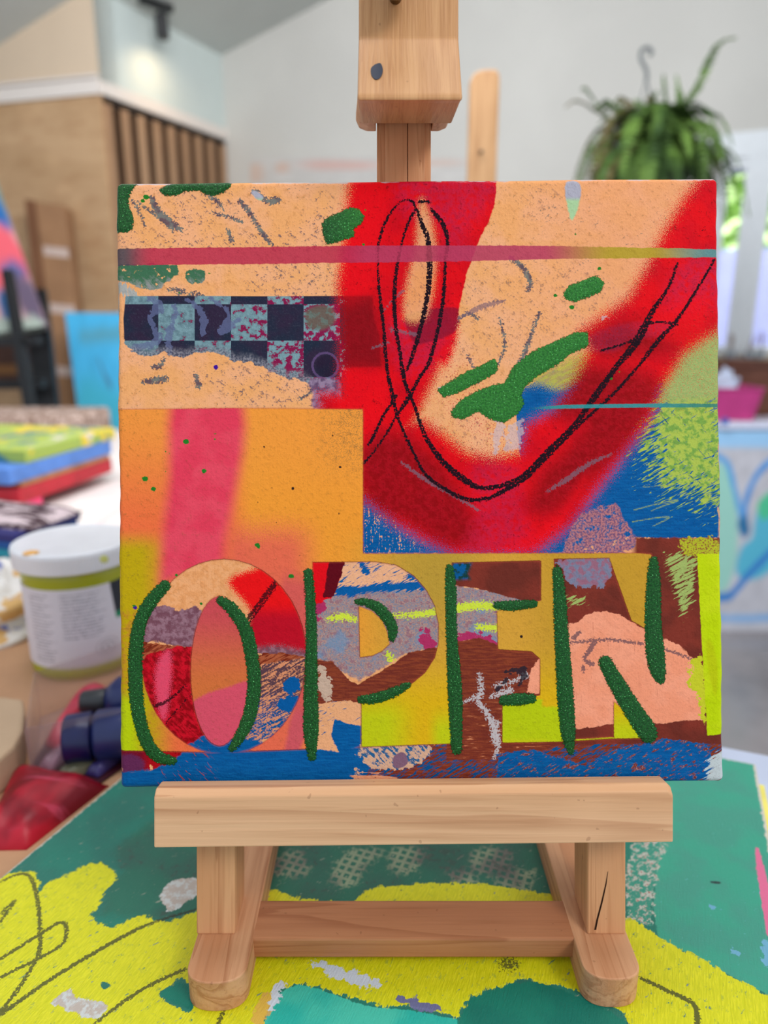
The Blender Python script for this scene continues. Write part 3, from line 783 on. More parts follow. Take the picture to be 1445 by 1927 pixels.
    fmedge = g.step(a('film'), -3.5, -0.5) * (1.0 - g.step(a('film'), -0.5, 2.5))
    c = g.mix(fmedge * g.step(y, 7.2, 7.8) * 0.35, c, S(180, 70, 50))
    lime = g.mix(g.step(N1, 0.4, 0.65), S(186, 206, 6), S(196, 210, 20))
    lime = g.mix(crisp('barold', 4) * 0.6, lime, S(180, 180, 8))
    c = g.mix(g.step(a('bar') + (N2 - 0.5) * 5, -1, 1), c, lime)
    c = g.mix(crisp('dots', 0.8, 2), c, S(40, 26, 26))
    c = g.mix(crisp('violet', 0.8), c, S(64, 20, 140))
    c = g.mix(crisp('spots', 0.8, 6), c, S(36, 120, 36))
    c = g.mult(g.step(N2 * 0.5 + SE * 0.5, 0.5, 0.62) * 0.22, c, (0.62, 0.56, 0.56, 1))
    c = g.mult(g.step(N3, 0.56, 0.68) * 0.30, c, (0.6, 0.55, 0.52, 1))
    topd = y + (x - 2.18) * 0.0088 - 3.43
    tm = (1.0 - g.step(topd + (N2 - 0.5) * 0.10, 0.035, 0.06)) * g.step(N1 + N2 * 0.3, 0.58, 0.66)
    c = g.mix(tm * 0.85, c, S(196, 184, 186))
    # green glitter paint
    gm = g.step(a('green') + 1.6 + (N3 - 0.5) * 12, -0.8, 0.8)
    gc = g.mix(g.step(N3, 0.35, 0.65), S(12, 64, 22), S(24, 94, 34))
    gc = g.mix(g.step(x, 6.0, 7.0) * (1.0 - g.step(y, 9.0, 10.0)), gc, g.mix(g.step(N3, 0.35, 0.65), S(30, 100, 34), S(50, 132, 46)))
    flake = g.step(g.noise(pp, 42, 0), 0.735, 0.77)
    gc = g.mix(flake * 0.8, gc, S(120, 220, 130))
    c = g.mix(gm, c, gc)
    h = SV * 0.22 + N3 * 0.22 + N2 * 0.45 + SE * 0.15 + fm * 0.5 + gm * (N3 * 0.7 + SV * 0.7 + 0.9) + g.step(a('char'), -2, 2) * 0.25 * N3
    g.bump(h, 0.0012, 0.8)
    g.out(c, g.mix(gm, (0.5, 0.5, 0.5, 1), (0.34, 0.34, 0.34, 1)), gm * 0.16 + 0.05)
    return g.m


def build_canvas():
    NX = 455
    # local coordinates in photograph pixels at the canvas depth, corners first
    cor = {'tl': (218, 343), 'tr': (1351, 333), 'br': (1363, 1472), 'bl': (226, 1484)}
    s = np.linspace(0, 1, NX)
    UU, VV = np.meshgrid(s, s)
    UU = UU.ravel(); VV = VV.ravel()
    c = [np.array(cor[k], float) for k in ('tl', 'tr', 'br', 'bl')]
    P = ((1 - UU) * (1 - VV))[:, None] * c[0] + (UU * (1 - VV))[:, None] * c[1] + (UU * VV)[:, None] * c[2] + ((1 - UU) * VV)[:, None] * c[3]
    A = canvas_fields(P)
    # paint body: raised green strokes, softly rounded stretcher edge
    rng = np.random.RandomState(3)
    edge = np.minimum(np.minimum(UU, 1 - UU), np.minimum(VV, 1 - VV)) * 1137
    rnd = np.clip(1 - edge / 9.0, 0, 1) ** 2 * 0.0022
    lift = np.clip(A['green'] / 3.0, 0, 1) * 0.0006
    wob = 0.0003 * np.sin(P[:, 0] * 0.02 + 1) * np.cos(P[:, 1] * 0.017)
    Dp = DC + rnd - lift + wob
    K = DC / F
    # shrink corners a touch so the outline is rounded
    cr = 9.0
    cx = np.clip(np.abs((UU - 0.5) * 1137) - (568.5 - cr), 0, None) * np.sign(UU - 0.5)
    cy = np.clip(np.abs((VV - 0.5) * 1137) - (568.5 - cr), 0, None) * np.sign(VV - 0.5)
    rr = np.hypot(cx, cy)
    mm = np.maximum(np.abs(cx), np.abs(cy))
    k = np.where(rr > 1e-6, mm / np.maximum(rr, 1e-6), 1.0)
    Q = P.copy()
    Q[:, 0] += cx * (k - 1)
    Q[:, 1] += cy * (k - 1)
    wave = (0.8 * np.sin(P[:, 1] * 0.021 + 1) + 0.4 * np.sin(P[:, 1] * 0.13) + 0.3 * np.sin(P[:, 1] * 0.071)) * (edge < 3)
    Q[:, 0] += wave * (np.abs(UU - 0.5) > 0.49)
    Xm = (Q[:, 0] - 722.5) * K
    Hm = -(Q[:, 1] - 963.5) * K
    W = np.outer(Xm, RIGHT) + np.outer(Hm, UP) + np.outer(Dp, FWD) + np.array(CAM)
    idx = np.arange(NX * NX).reshape(NX, NX)
    a0 = idx[:-1, :-1].ravel(); a1 = idx[:-1, 1:].ravel(); a2 = idx[1:, 1:].ravel(); a3 = idx[1:, :-1].ravel()
    faces = np.stack([a0, a3, a2, a1], 1)
    ring = list(idx[0, :]) + list(idx[1:, -1]) + list(idx[-1, -2::-1]) + list(idx[-2:0:-1, 0])
    nb = len(W)
    back = W[ring] + np.outer(np.full(len(ring), 1.0), np.array(FWD)) * (DC + 0.0155 - Dp[ring])[:, None]
    W2 = np.vstack([W, back])
    base = Vector(E(0, -(1478 - 963.5) * K, DC + 0.008))
    V = W2 - np.array(base)
    me = bpy.data.meshes.new('painting')
    m = len(ring)
    side = [(ring[i], ring[(i + 1) % m], nb + (i + 1) % m, nb + i) for i in range(m)]
    fl = faces.tolist() + [tuple(int(q) for q in f) for f in side] + [tuple(nb + i for i in range(m))]
    me.from_pydata(V.tolist(), [], fl)
    tot = len(V)
    def put(name, arr, fill=None):
        full = np.empty(tot, np.float32)
        full[:nb] = arr
        full[nb:] = arr[ring]
        at_ = me.attributes.new(name, 'FLOAT', 'POINT')
        at_.data.foreach_set('value', full)
    for kx, v in A.items():
        put(kx, v)
    vec = np.zeros((tot, 3), np.float32)
    vec[:nb, :2] = P / 100
    vec[nb:, :2] = P[ring] / 100
    vec[nb:, 2] = 0.2
    at_ = me.attributes.new('pp', 'FLOAT_VECTOR', 'POINT')
    at_.data.foreach_set('vector', vec.ravel())
    me.materials.append(canvas_material())
    sm_ = np.zeros(len(fl), bool)
    sm_[:len(faces)] = True
    me.polygons.foreach_set('use_smooth', sm_)
    me.update()
    o = bpy.data.objects.new('painting', me)
    o.location = base
    col.objects.link(o)
    tag(o, 'square mixed-media canvas lettered OPEN in green, red loop above, resting on the small wooden easel', 'painting')
    return o


build_canvas()

# ------------------------------------------------------------------ the table easel
def build_easel():
    RX = -PITCH
    wl = wood('pine_ledge', S_(226, 178, 136), S_(210, 158, 114), 0, PITCH, 0.45, 0.45, 34)
    wm = wood('pine_upright', S_(216, 160, 114), S_(200, 140, 96), 2, PITCH, 0.5, 0.5, 60)
    wf = wood('pine_foot', S_(212, 158, 118), S_(194, 134, 94), 1, 0.0, 0.5, 0.6, 60)
    wc = wood('pine_crossbar', S_(190, 128, 88), S_(168, 106, 70), 0, 0.0, 0.5, 0.6, 45)
    wb = wood('pine_block', S_(206, 154, 104), S_(192, 138, 88), 2, PITCH, 0.5, 0.3, 110, True)
    root = empty('table_easel', (0.0, 0.345, Z0))
    tag(root, 'small pale wooden table easel holding the OPEN canvas, two rounded feet in front', 'easel')
    k = lambda px, d: (px - 722.5) * d / F
    h = lambda py, d: -(py - 963.5) * d / F
    # ledge: front face, chamfered top edge, right end corner clipped; rolled by half a degree
    d0, d1 = 0.347, 0.377
    xl, xr = k(289.5, d0), k(1267, d0)
    def roll(x): return -math.tan(math.radians(-0.62)) * x * 1.0
    hb = h(1591, d0)
    ht = h(1483, d0)
    c = 0.0030
    prof = [(hb, d0), (ht - c * 1.1, d0), (ht, d0 + c), (ht, 0.3594), (-0.1404, 0.3598), (-0.1404, d1), (hb, d1)]
    secs = []
    for x, ct in ((xl, 0.0), (xl + 0.0002, 0), (xr - 0.0022, 0.0), (xr, 0.0022)):
        secs.append([E(x, hh + roll(x) - (ct if hh > (hb + ht) / 2 else 0), dd) for hh, dd in prof])
    n = len(prof)
    V = [p for s in secs for p in s]
    Fc = [tuple(range(n))] + [tuple(range((len(secs) - 1) * n, len(secs) * n))]
    for i in range(len(secs) - 1):
        for j in range(n):
            j2 = (j + 1) % n
            Fc.append((i * n + j, i * n + j2, (i + 1) * n + j2, (i + 1) * n + j))
    V2 = [p for i, s in enumerate(secs) if i != 1 for p in s]
    secs = [secs[0], secs[2], secs[3]]
    Fc = [tuple(range(n)), tuple(range(2 * n, 3 * n))]
    for i in range(2):
        for j in range(n):
            j2 = (j + 1) % n
            Fc.append((i * n + j, i * n + j2, (i + 1) * n + j2, (i + 1) * n + j))
    mesh('ledge', V2, Fc, wl, root, bevel=0.0007)
    # uprights that stand on the feet
    zt = Z0 + 0.0178
    dp = 0.377
    for x0, x1 in ((369.5, 442), (1105, 1177.5)):
        a0, a1 = k(x0, dp), k(x1, dp)
        t = 0.026
        def foot_h(d):      # height along UP where the leaning post meets the foot top
            return (zt - CAM.z + FWD.z * -1 * d) / UP.z if False else (zt - CAM.z - FWD.z * d) / UP.z
        top = h(1300, dp)
        cs = [E(a0, foot_h(dp), dp), E(a1, foot_h(dp), dp), E(a1, top, dp), E(a0, top, dp),
              E(a0, foot_h(dp + t), dp + t), E(a1, foot_h(dp + t), dp + t), E(a1, top, dp + t), E(a0, top, dp + t)]
        v, f = hexa(cs)
        mesh('upright', v, f, wm, root, bevel=0.0008)
    # a split in the right hand upright
    g = G('split_dark'); g.out(S_(46, 26, 16), 0.9, 0.1)
    pts = [(1120, 1750), (1124, 1730), (1132, 1700), (1140, 1665), (1144, 1640)]
    V, Fc = [], []
    for i, (px, py) in enumerate(pts):
        w = (1.8, 1.6, 1.5, 1.1, 0.3)[i]
        V += [at(px - w, py, dp - 0.00015), at(px + w, py, dp - 0.00015), at(px + w, py, dp + 0.0006), at(px - w, py, dp + 0.0006)]
    for i in range(len(pts) - 1):
        for j in range(4):
            j2 = (j + 1) % 4
            Fc.append((i * 4 + j, i * 4 + j2, (i + 1) * 4 + j2, (i + 1) * 4 + j))
    Fc += [(0, 1, 2, 3), (16, 17, 18, 19)]
    tag(mesh('crack', V, Fc, g.m, root), 'dark split in the wood')
    # feet: long bars with a round nose
    for (o_, i_) in (((352.5, 1820), (467, 1812)), ((1206, 1823), (1092, 1805))):
        xo = on_z(*o_, zt).x
        xi = on_z(*i_, zt).x
        xa, xb = min(xo, xi), max(xo, xi)
        nose = on_z(412 if xo < 0 else 1150, 1850 if xo < 0 else 1843, zt).y
        r = (xb - xa) / 2
        cx = (xa + xb) / 2
        poly = []
        yb = 0.55
        ry = r * 0.72
        for q in range(19):
            w = math.pi * q / 18
            poly.append(Vector((cx + r * (abs(math.cos(w)) ** 0.8) * (1 if math.cos(w) > 0 else -1), nose + ry - ry * math.sin(w) ** 0.9, Z0)))
        poly += [Vector((xa, yb, Z0)), Vector((xb, yb, Z0))]
        v, f = prism(poly, (0, 0, zt - Z0))
        mesh('foot', v, f, wf, root, bevel=0.0007)
    # crossbar between the feet
    fr = on_z(700, 1766, zt).y
    bk = on_z(700, 1693, zt).y
    xl_ = on_z(467, 1770, zt).x + 0.0022
    xr_ = on_z(1091, 1770, zt).x - 0.0004
    v, f = boxv(xl_ - 0.0035, xr_ + 0.0035, fr, bk, zt - 0.0127, zt - 0.0002)
    mesh('crossbar', v, f, wc, root, bevel=0.0012)
    # mast behind the canvas, with a raised tongue and grooves
    dm = 0.377
    h0 = h(1560, dm)
    h1 = 0.335
    x0, x1 = k(709, 0.379), k(811, 0.379)
    parts = [Ebox(x0, x1, h0, h1, dm + 0.003, dm + 0.022), Ebox(x0 + 0.0045, x0 + 0.0160, h0, h1, dm + 0.0002, dm + 0.004), Ebox(x0 + 0.0164, x1 - 0.0035, h0, h1, dm + 0.0004, dm + 0.004)]
    v, f = merge(parts)
    mesh('mast', v, f, wm, root, bevel=0.0004)
    # lower rail tying the uprights and mast
    v, f = Ebox(k(369.5, dp), k(1177.5, dp), h(1420, dp), h(1330, dp), dp + 0.023, dp + 0.040)
    mesh('rail', v, f, wl, root, bevel=0.0008)
    # rear strut leaning back to the table
    a = E(0.0, 0.06, dm + 0.03)
    b = Vector((0.0, 0.62, Z0 + 0.009))
    t_ = (b - a).normalized()
    nn = Vector((0, t_.z, -t_.y)) * 0.009
    sx = Vector((0.012, 0, 0))
    v, f = hexa([a - sx - nn, a + sx - nn, a + sx + nn, a - sx + nn, b - sx - nn, b + sx - nn, b + sx + nn, b - sx + nn])
    mesh('rear_leg', v, f, wm, root, bevel=0.0008)
    # clamp block that slides on the mast
    def sec(x0p, x1p, py, d):
        return [(k(x0p, d), h(py, d), d), (k(x1p, d), h(py, d), d)]
    # outline in (height, depth); x half widths vary a little with depth
    xc0, xc1 = k(672.5, 0.322), k(870, 0.322)
    prof = [(0.322, 0.1795 + 0.0055, 0), (0.322, 0.1875, 0), (0.3385, 0.2235, 0.0), (0.3400, 0.330, 0.0), (0.372, 0.330, 0), (0.372, 0.2015, 0), (0.3305, 0.1886, 0)]
    V, Fc = [], []
    n = len(prof)
    for x in (xc0, xc1):
        for d, hh, _ in prof:
            V.append(E(x, hh, d))
    Fc = [tuple(range(n)), tuple(range(n, 2 * n))] + [(j, (j + 1) % n, n + (j + 1) % n, n + j) for j in range(n)]
    blk = mesh('clamp_block', V, Fc, wb, root, bevel=0.0011)
    # rear half of the clamp, rounded lower corners, with the slot for the mast
    zc0, zc1 = k(676, 0.330), k(852, 0.330)
    v1 = []
    for xa, xb in ((zc0, x0 - 0.0006), (x1 + 0.0006, zc1)):
        outer_left = xa == zc0
        r = 0.006
        pts = []
        hh0, hh1 = 0.1895, 0.2000
        def P2(x, z, d):
            # bottom rises with depth
            return E(x, z + (d - 0.330) * 0.30, d)
        def ringp(d, ex):
            if outer_left:
                q = [(xb, hh0), (xb, hh1), (xa - ex, hh1), (xa - ex, hh0 + r), (xa - ex + r * 0.3, hh0 + r * 0.3), (xa - ex + r, hh0)]
            else:
                q = [(xa, hh0), (xa, hh1), (xb + ex, hh1), (xb + ex, hh0 + r), (xb + ex - r * 0.3, hh0 + r * 0.3), (xb + ex - r, hh0)]
            return [P2(x, z, d) for x, z in q]
        A_ = ringp(0.3312, 0.0)
        B_ = ringp(0.392, 0.004)
        nq = len(A_)
        v1.append((A_ + B_, [tuple(range(nq)), tuple(range(nq, 2 * nq))] + [(j, (j + 1) % nq, nq + (j + 1) % nq, nq + j) for j in range(nq)]))
    v, f = merge(v1)
    mesh('clamp_back', v, f, wm, root, bevel=0.0005)
    # blue blot on the block
    # knob and its screw, mostly above the frame
    br = plain('dark_brass', S_(110, 84, 48), 0.35, 0.05, 60, 0.6, 0.7)
    kb = (E(k(742, 0.33), 0.2420, 0.335))
    v, f = lathe([(0.0028, 0.0), (0.0028, 0.012), (0.009, 0.013), (0.0105, 0.016), (0.0105, 0.022), (0.008, 0.025), (0.002, 0.026)], E(k(744, 0.34), 0.2425, 0.3403), 28, -FWD)
    mesh('clamp_knob', v, f, br, root, smooth_=False)
    ink = plain('ink_blot', S_(24, 34, 56), 0.5, 0.05, 200)
    # blot lies on the sloping face (0.322,0.1875) - (0.3385,0.2235)
    pts = smooth([(708, 121), (716, 120), (720, 130), (719, 140), (714, 148), (706, 150), (699, 142), (698, 130), (703, 124)], 3, True)
    a = Vector((0.0, 0.1875)); b = (0.2235, 0.3385)
    def onface(px, py, off):
        # intersect ray with slope h = .1875 + (d-.322)*s
        s = (0.2235 - 0.1875) / (0.3385 - 0.322)
        r = -(py - 963.5) / F
        d = (0.1875 - 0.322 * s) / (r - s)
        return E((px - 722.5) / F * d, r * d, d) - (UP * 0 + FWD * off)
    fr_ = [onface(px, py, 0.0004) for px, py in pts]
    bk_ = [onface(px, py, -0.0003) for px, py in pts]
    n = len(pts)
    mesh('paint_blot', fr_ + bk_, [tuple(range(n)), tuple(range(n, 2 * n))] + [(j, (j + 1) % n, n + (j + 1) % n, n + j) for j in range(n)], ink, blk)
    tag(bpy.data.objects['paint_blot'], 'dark blue paint spot')


S_ = srgb
build_easel()

# ------------------------------------------------------------------ the painted board the easel stands on
def board_fields(P):
    A = {}
    W = lambda pts: [(lambda q: (q.x * 1000, q.y * 1000))(on_z(p[0], p[1], Z0)) for p in pts]
    def W3(pts):
        o = []
        for p in pts:
            q = on_z(p[0], p[1], Z0)
            o.append((q.x * 1000, q.y * 1000, p[2]))
        return o
    poly = lambda *pts: sd_poly(P, W(pts))
    sm = lambda *pts: sd_poly(P, smooth(W(pts), 4, True))
    sl = lambda *pts: sd_line(P, smooth(W3(pts), 5))
    mx = lambda *a: np.maximum.reduce(a)
    A['yel'] = mx(poly((-60, 1660), (0, 1650), (30, 1640), (62, 1640), (74, 1655), (72, 1680), (90, 1660), (130, 1645), (160, 1628), (190, 1622), (215, 1640), (220, 1655), (200, 1672), (190, 1700), (170, 1722), (180, 1735), (215, 1745), (260, 1722), (290, 1728), (310, 1736), (370, 1715), (440, 1690), (520, 1675), (560, 1690), (660, 1700), (700, 1670), (800, 1662), (900, 1662), (990, 1675), (1060, 1690), (1110, 1705), (1200, 1735), (1250, 1770), (1330, 1810), (1400, 1850), (1460, 1880), (1500, 2000), (1180, 2000), (1180, 1910), (1110, 1870), (1030, 1850), (980, 1840), (960, 1850), (900, 1868), (880, 1880), (862, 1916), (830, 1905), (760, 1892), (720, 1895), (680, 1882), (640, 1872), (600, 1858), (560, 1850), (530, 1862), (500, 1910), (495, 2000), (-60, 2000)),)
    A['yelhole'] = mx(poly((296, 1870), (345, 1838), (375, 1875), (355, 1905), (310, 1885)), sm((190, 1850), (200, 1848), (205, 1856), (195, 1862)))
    A['mint'] = poly((470, 2000), (500, 1912), (528, 1866), (560, 1852), (600, 1860), (650, 1880), (700, 1896), (770, 1900), (860, 1918), (880, 2000))
    A['deep'] = mx(poly((862, 1920), (880, 1880), (905, 1868), (960, 1850), (1010, 1846), (1100, 1880), (1180, 1920), (1200, 2000), (860, 2000)), poly((330, 1850), (365, 1852), (368, 1900), (330, 1890), (300, 1872)))
    A['darkg'] = poly((215, 1600), (290, 1540), (1000, 1540), (1100, 1700), (1060, 1700), (700, 1700), (500, 1700), (370, 1715), (300, 1735), (190, 1720), (200, 1670), (230, 1640))
    A['seag'] = poly((1225, 1400), (1480, 1400), (1520, 1900), (1440, 1870), (1330, 1815), (1238, 1765), (1228, 1700), (1240, 1600))
    A['strip'] = mx(poly((1190, 1588), (1260, 1580), (1240, 1620), (1230, 1700), (1225, 1745), (1180, 1730), (1180, 1640)),)
    A['scrap'] = mx(sm((302, 1684), (318, 1662), (345, 1652), (372, 1656), (374, 1680), (345, 1702), (320, 1715), (306, 1700)), sm((97, 1886), (130, 1862), (150, 1880), (200, 1888), (192, 1908), (170, 1916), (120, 1898)))
    A['grid'] = mx(sm((620, 1650), (660, 1600), (720, 1600), (700, 1620), (655, 1670)), sm((735, 1600), (800, 1598), (780, 1640), (740, 1640)), sm((890, 1600), (960, 1600), (950, 1640), (890, 1640)), poly((930, 1665), (945, 1630), (1010, 1640), (990, 1690)), sm((510, 1620), (560, 1600), (580, 1640), (520, 1650)), sm((840, 1640), (880, 1640), (900, 1660), (860, 1664)))
    A['white'] = mx(sl((590, 1810, 1.2), (640, 1832, 3), (680, 1846, 3.4), (715, 1852, 1.5)), sl((510, 1895, 1.5), (525, 1862, 2.5), (532, 1852, 1.0)), sl((1300, 1380, 1), (1300, 1381, 1)))
    A['violetS'] = sl((755, 1878, 1.5), (790, 1892, 3), (820, 1896, 2))
    A['pencil'] = mx(sl((0, 1660, .5), (35, 1645, .7), (58, 1652, .8), (70, 1690, .8), (75, 1740, .8), (74, 1790, .9), (60, 1820, .8), (35, 1860, .8), (0, 1905, .8)), sl((0, 1840, .7), (40, 1820, .8), (80, 1800, .8), (118, 1775, .8), (125, 1745, .8), (112, 1736, .8), (80, 1755, .8), (0, 1805, .7)),
                     sl((0, 1735, .7), (28, 1695, .7), (0, 1720, .5)), sl((0, 1910, .9), (100, 1840, .9), (200, 1780, 1), (260, 1748, .9), (300, 1732, .6), (368, 1712, .5)), sl((180, 1925, .5), (240, 1880, .8), (290, 1850, .8), (348, 1824, .7)),
                     sl((1205, 1840, .8), (1250, 1862, 1), (1305, 1890, 1.1), (1312, 1930, 1)), sl((420, 1905, .7), (410, 1927, .7)))
    A['soot'] = mx(sm((1110, 1740), (1160, 1700), (1190, 1800), (1120, 1880), (1060, 1850)), sm((940, 1812), (960, 1805), (975, 1816), (955, 1824))) if False else sm((940, 1812), (960, 1805), (975, 1816), (955, 1824))
    A['pinkE'] = sl((1424, 1597, 1.2), (1432, 1640, 2.4), (1442, 1700, 2.6), (1450, 1760, 2))
    A['skyS'] = mx(sl((1375, 1785, 1), (1390, 1795, 1.8)), sl((1440, 1775, 2), (1450, 1810, 4)), sl((1340, 1705, 1), (1352, 1712, 1.2)), sl((1430, 1650, 1), (1434, 1680, 1.6)))
    A['dent'] = sl((1338, 1660, .8), (1350, 1661, 1.1), (1356, 1661, .5))
    A['ochre'] = mx(sm((475, 1910), (500, 1870), (520, 1880), (500, 1920), (480, 1935)), sm((1290, 1440), (1291, 1440), (1291, 1441)))
    return A


def build_board():
    tr = on_z(1422, 1437, Z0)                # far right corner
    e1 = (on_z(225, 1464, Z0) - on_z(0, 1650, Z0)).normalized()      # direction of the left edge, away from camera
    e2 = Vector((e1.y, -e1.x, 0))             # to the right
    pl = on_z(0, 1650, Z0)
    wdt = (tr - pl).dot(e2)
    near = 0.10 
    fl = (tr - pl).dot(e1)
    # corner frame: origin at near left
    o0 = pl - e1 * 0.26
    L = fl + 0.26
    NU, NV = int(wdt / 0.0013), int(L / 0.0013)
    s, t = np.meshgrid(np.linspace(0, wdt, NU), np.linspace(0, L, NV))
    s = s.ravel(); t = t.ravel()
    Wd = np.array(o0)[None, :] + np.outer(s, np.array(e2)) + np.outer(t, np.array(e1))
    P = Wd[:, :2] * 1000
    A = board_fields(P)
    edge = np.minimum(np.minimum(s, wdt - s), np.minimum(t, L - t)) * 1000
    A['rim'] = -edge
    Wd[:, 2] = Z0 - np.clip(1 - edge / 2.0, 0, 1) ** 2 * 0.0012
    nb = len(Wd)
    idx = np.arange(nb).reshape(NV, NU)
    faces = np.stack([idx[:-1, :-1].ravel(), idx[:-1, 1:].ravel(), idx[1:, 1:].ravel(), idx[1:, :-1].ravel()], 1)
    ring = list(idx[0, :]) + list(idx[1:, -1]) + list(idx[-1, -2::-1]) + list(idx[-2:0:-1, 0])
    m = len(ring)
    bk = Wd[ring].copy()
    bk[:, 2] = ZT + 0.0013
    allv = np.vstack([Wd, bk])
    base = Vector((float(allv[:, 0].mean()), float(allv[:, 1].mean()), ZT + 0.0013))
    allv = allv - np.array(base)
    fl_ = faces.tolist() + [(int(ring[(i + 1) % m]), int(ring[i]), nb + i, nb + (i + 1) % m) for i in range(m)] + [tuple(nb + i for i in range(m - 1, -1, -1))]
    me = bpy.data.meshes.new('painted_board')
    me.from_pydata(allv.tolist(), [], fl_)
    tot = len(allv)
    for kx, v in A.items():
        full = np.empty(tot, np.float32)
        full[:nb] = v
        full[nb:] = v[ring]
        me.attributes.new(kx, 'FLOAT', 'POINT').data.foreach_set('value', full)
    vec = np.zeros((tot, 3), np.float32)
    vec[:nb, :2] = P / 100
    vec[nb:, :2] = P[ring] / 100
    vec[nb:, 2] = 0.2
    me.attributes.new('pp', 'FLOAT_VECTOR', 'POINT').data.foreach_set('vector', vec.ravel())
    sm_ = np.zeros(len(fl_), bool)
    sm_[:len(faces)] = True
    me.polygons.foreach_set('use_smooth', sm_)
    # material ; pp in decimetres, fields in millimetres
    g = G('board_paint')
    pp = g.attr('pp', True)
    S = srgb
    a = g.attr
    ang = math.atan2(e1.y, e1.x)
    N1 = g.noise(pp, 3, 3)
    N2 = g.noise(pp, 22, 4, 0.6)
    N3 = g.noise(pp, 80, 3, 0.6)
    ST = g.noise(g.mapv(g.mapv(pp, rot=(0, 0, -ang)), scale=(12, 110, 1)), 1, 4, 0.6, 0.3)
    ST2 = g.noise(g.mapv(g.mapv(pp, rot=(0, 0, -ang + 0.5)), scale=(16, 60, 1)), 1, 4, 0.6, 0.5)
    def hard(n, rag=5, e=0.35): return g.step(a(n) + (N2 - 0.5) * rag + (ST - 0.5) * rag * 0.5, -e, e)
    def dry(n, st, thr=0.0, w=4): return g.step(g.min(a(n) * (1 / w), 1.0) * 0.16 + st - 0.5 - thr, -0.02, 0.03)
    c = g.mix(g.step(N1, 0.35, 0.65), S(34, 122, 104), S(40, 112, 98))
    c = g.mix(hard('darkg', 10, 4), c, g.mix(g.step(N1, 0.4, 0.6), S(40, 108, 88), S(48, 98, 84)))
    c = g.mix(g.step(ST2, 0.65, 0.69) * 0.8, c, S(150, 156, 140))
    c = g.mix(hard('seag', 3), c, g.mix(g.step(N1, 0.4, 0.6), S(60, 160, 134), S(68, 152, 132)))
    c = g.mix(g.step(ST2, 0.67, 0.71) * hard('seag') * 0.6, c, S(110, 180, 190))
    c = g.mix(hard('strip', 10) * 0.8, c, g.mix(g.step(N2 * 0.6 + ST2 * 0.4, 0.48, 0.56), S(60, 150, 128), g.mix(g.step(N3, 0.5, 0.6), S(208, 206, 196), S(190, 120, 110))))
    gx, gy, _ = g.xyz(g.mapv(g.mapv(pp, rot=(0, 0, -ang)), scale=(19, 19, 1)))
    lat = g.max(g.step(g.math('ABSOLUTE', g.math('FRACT', gx) - 0.5), 0.26, 0.34), g.step(g.math('ABSOLUTE', g.math('FRACT', gy) - 0.5), 0.26, 0.34))
    c = g.mix(hard('grid', 16, 3) * g.max(lat, g.step(N2, 0.56, 0.6)) * 0.85, c, g.mix(g.step(N1, 0.4, 0.6), S(150, 160, 130), S(120, 110, 104)))
    c = g.mix(g.step(N2 + (N1 - 0.5), 0.62, 0.68) * hard('darkg', 4) * 0.5, c, S(66, 74, 68))
    c = g.mix(hard('mint', 4), c, g.mix(g.step(N1, 0.35, 0.65), S(70, 192, 168), S(34, 176, 160)))
    c = g.mix(hard('deep', 6), c, g.mix(g.step(N1, 0.4, 0.6), S(8, 112, 96), S(14, 122, 102)))
    yel = g.mix(g.step(ST, 0.38, 0.65), S(206, 204, 14), S(226, 220, 30))
    yel = g.mix(g.step(N2 + ST, 1.14, 1.2) * 0.5, yel, S(120, 150, 60))
    c = g.mix(hard('yel', 9) * (1.0 - hard('yelhole', 6)) * (1.0 - g.step(ST2 + N2 * 0.4, 0.86, 0.9)), c, yel)
    c = g.mix(hard('ochre', 9) * 0.8, c, S(222, 170, 80))
    c = g.mix(hard('scrap', 6), c, g.mix(g.step(N2, 0.45, 0.6), S(190, 176, 166), S(204, 206, 204)))
    c = g.mix(dry('white', N2, -0.03, 2), c, S(206, 214, 224))
    c = g.mix(dry('violetS', N2, 0.0, 2), c, S(108, 110, 150))
    c = g.mix(dry('soot', N3, 0.0, 4) * 0.8, c, S(40, 40, 40))
    c = g.mix(dry('skyS', N2, 0.0, 2), c, S(110, 170, 200))
    c = g.mix(hard('pinkE', 3), c, S(226, 110, 150))
    c = g.mix(dry('pencil', N3, -0.08, 0.7) * 0.85, c, S(46, 50, 34))
    c = g.mix(g.step(a('dent'), -0.3, 0.3), c, S(40, 60, 60))
    rim = g.step(a('rim') + (N2 - 0.5) * 5, -2.6, -1.6)
    c = g.mix(rim, c, S(208, 200, 184))
    g.bump(ST * 0.6 + N3 * 0.3 + g.step(a('yel'), -0.6, 0.6) * 0.3, 0.0010, 0.7)
    g.out(c, 0.42, 0.4)
    me.materials.append(g.m)
    o = bpy.data.objects.new('painted_board', me)
    o.location = base
    col.objects.link(o)
    tag(o, 'green and yellow painted board lying flat on the table under the small easel', 'painting')


build_board()

# ------------------------------------------------------------------ the room
P1 = on_z(190, 175, 2.25)
P2 = on_z(425, 262, 2.25)
P1.z = P2.z = 0
DS = (P2 - P1).normalized()                     # along the side wall, away from camera
DB = Vector((DS.y, -DS.x, 0))                   # along the back wall, to the right
Q0 = on_z(0, 193, 2.25); Q0.z = 0
DL = (Q0 - P1).normalized()                     # along the left front face
UPZ = Vector((0, 0, 1))
ZS = 2.675


def on_plane(px, py, p, n):
    r = ray(px, py)
    return CAM + r * ((Vector(p) - CAM).dot(n) / r.dot(n))


def wall_mat(name, c, var=0.03):
    g = G(name)
    v = g.coord()
    n = g.noise(v, 2.0, 3)
    n2 = g.noise(v, 180, 2)
    g.bump(n2, 0.001, 0.3)
    c2 = tuple(x * (1 - var * 2) for x in c[:3]) + (1,)
    return g.out(g.mix(g.step(n, 0.35, 0.65), c2, c), 0.7, 0.25)


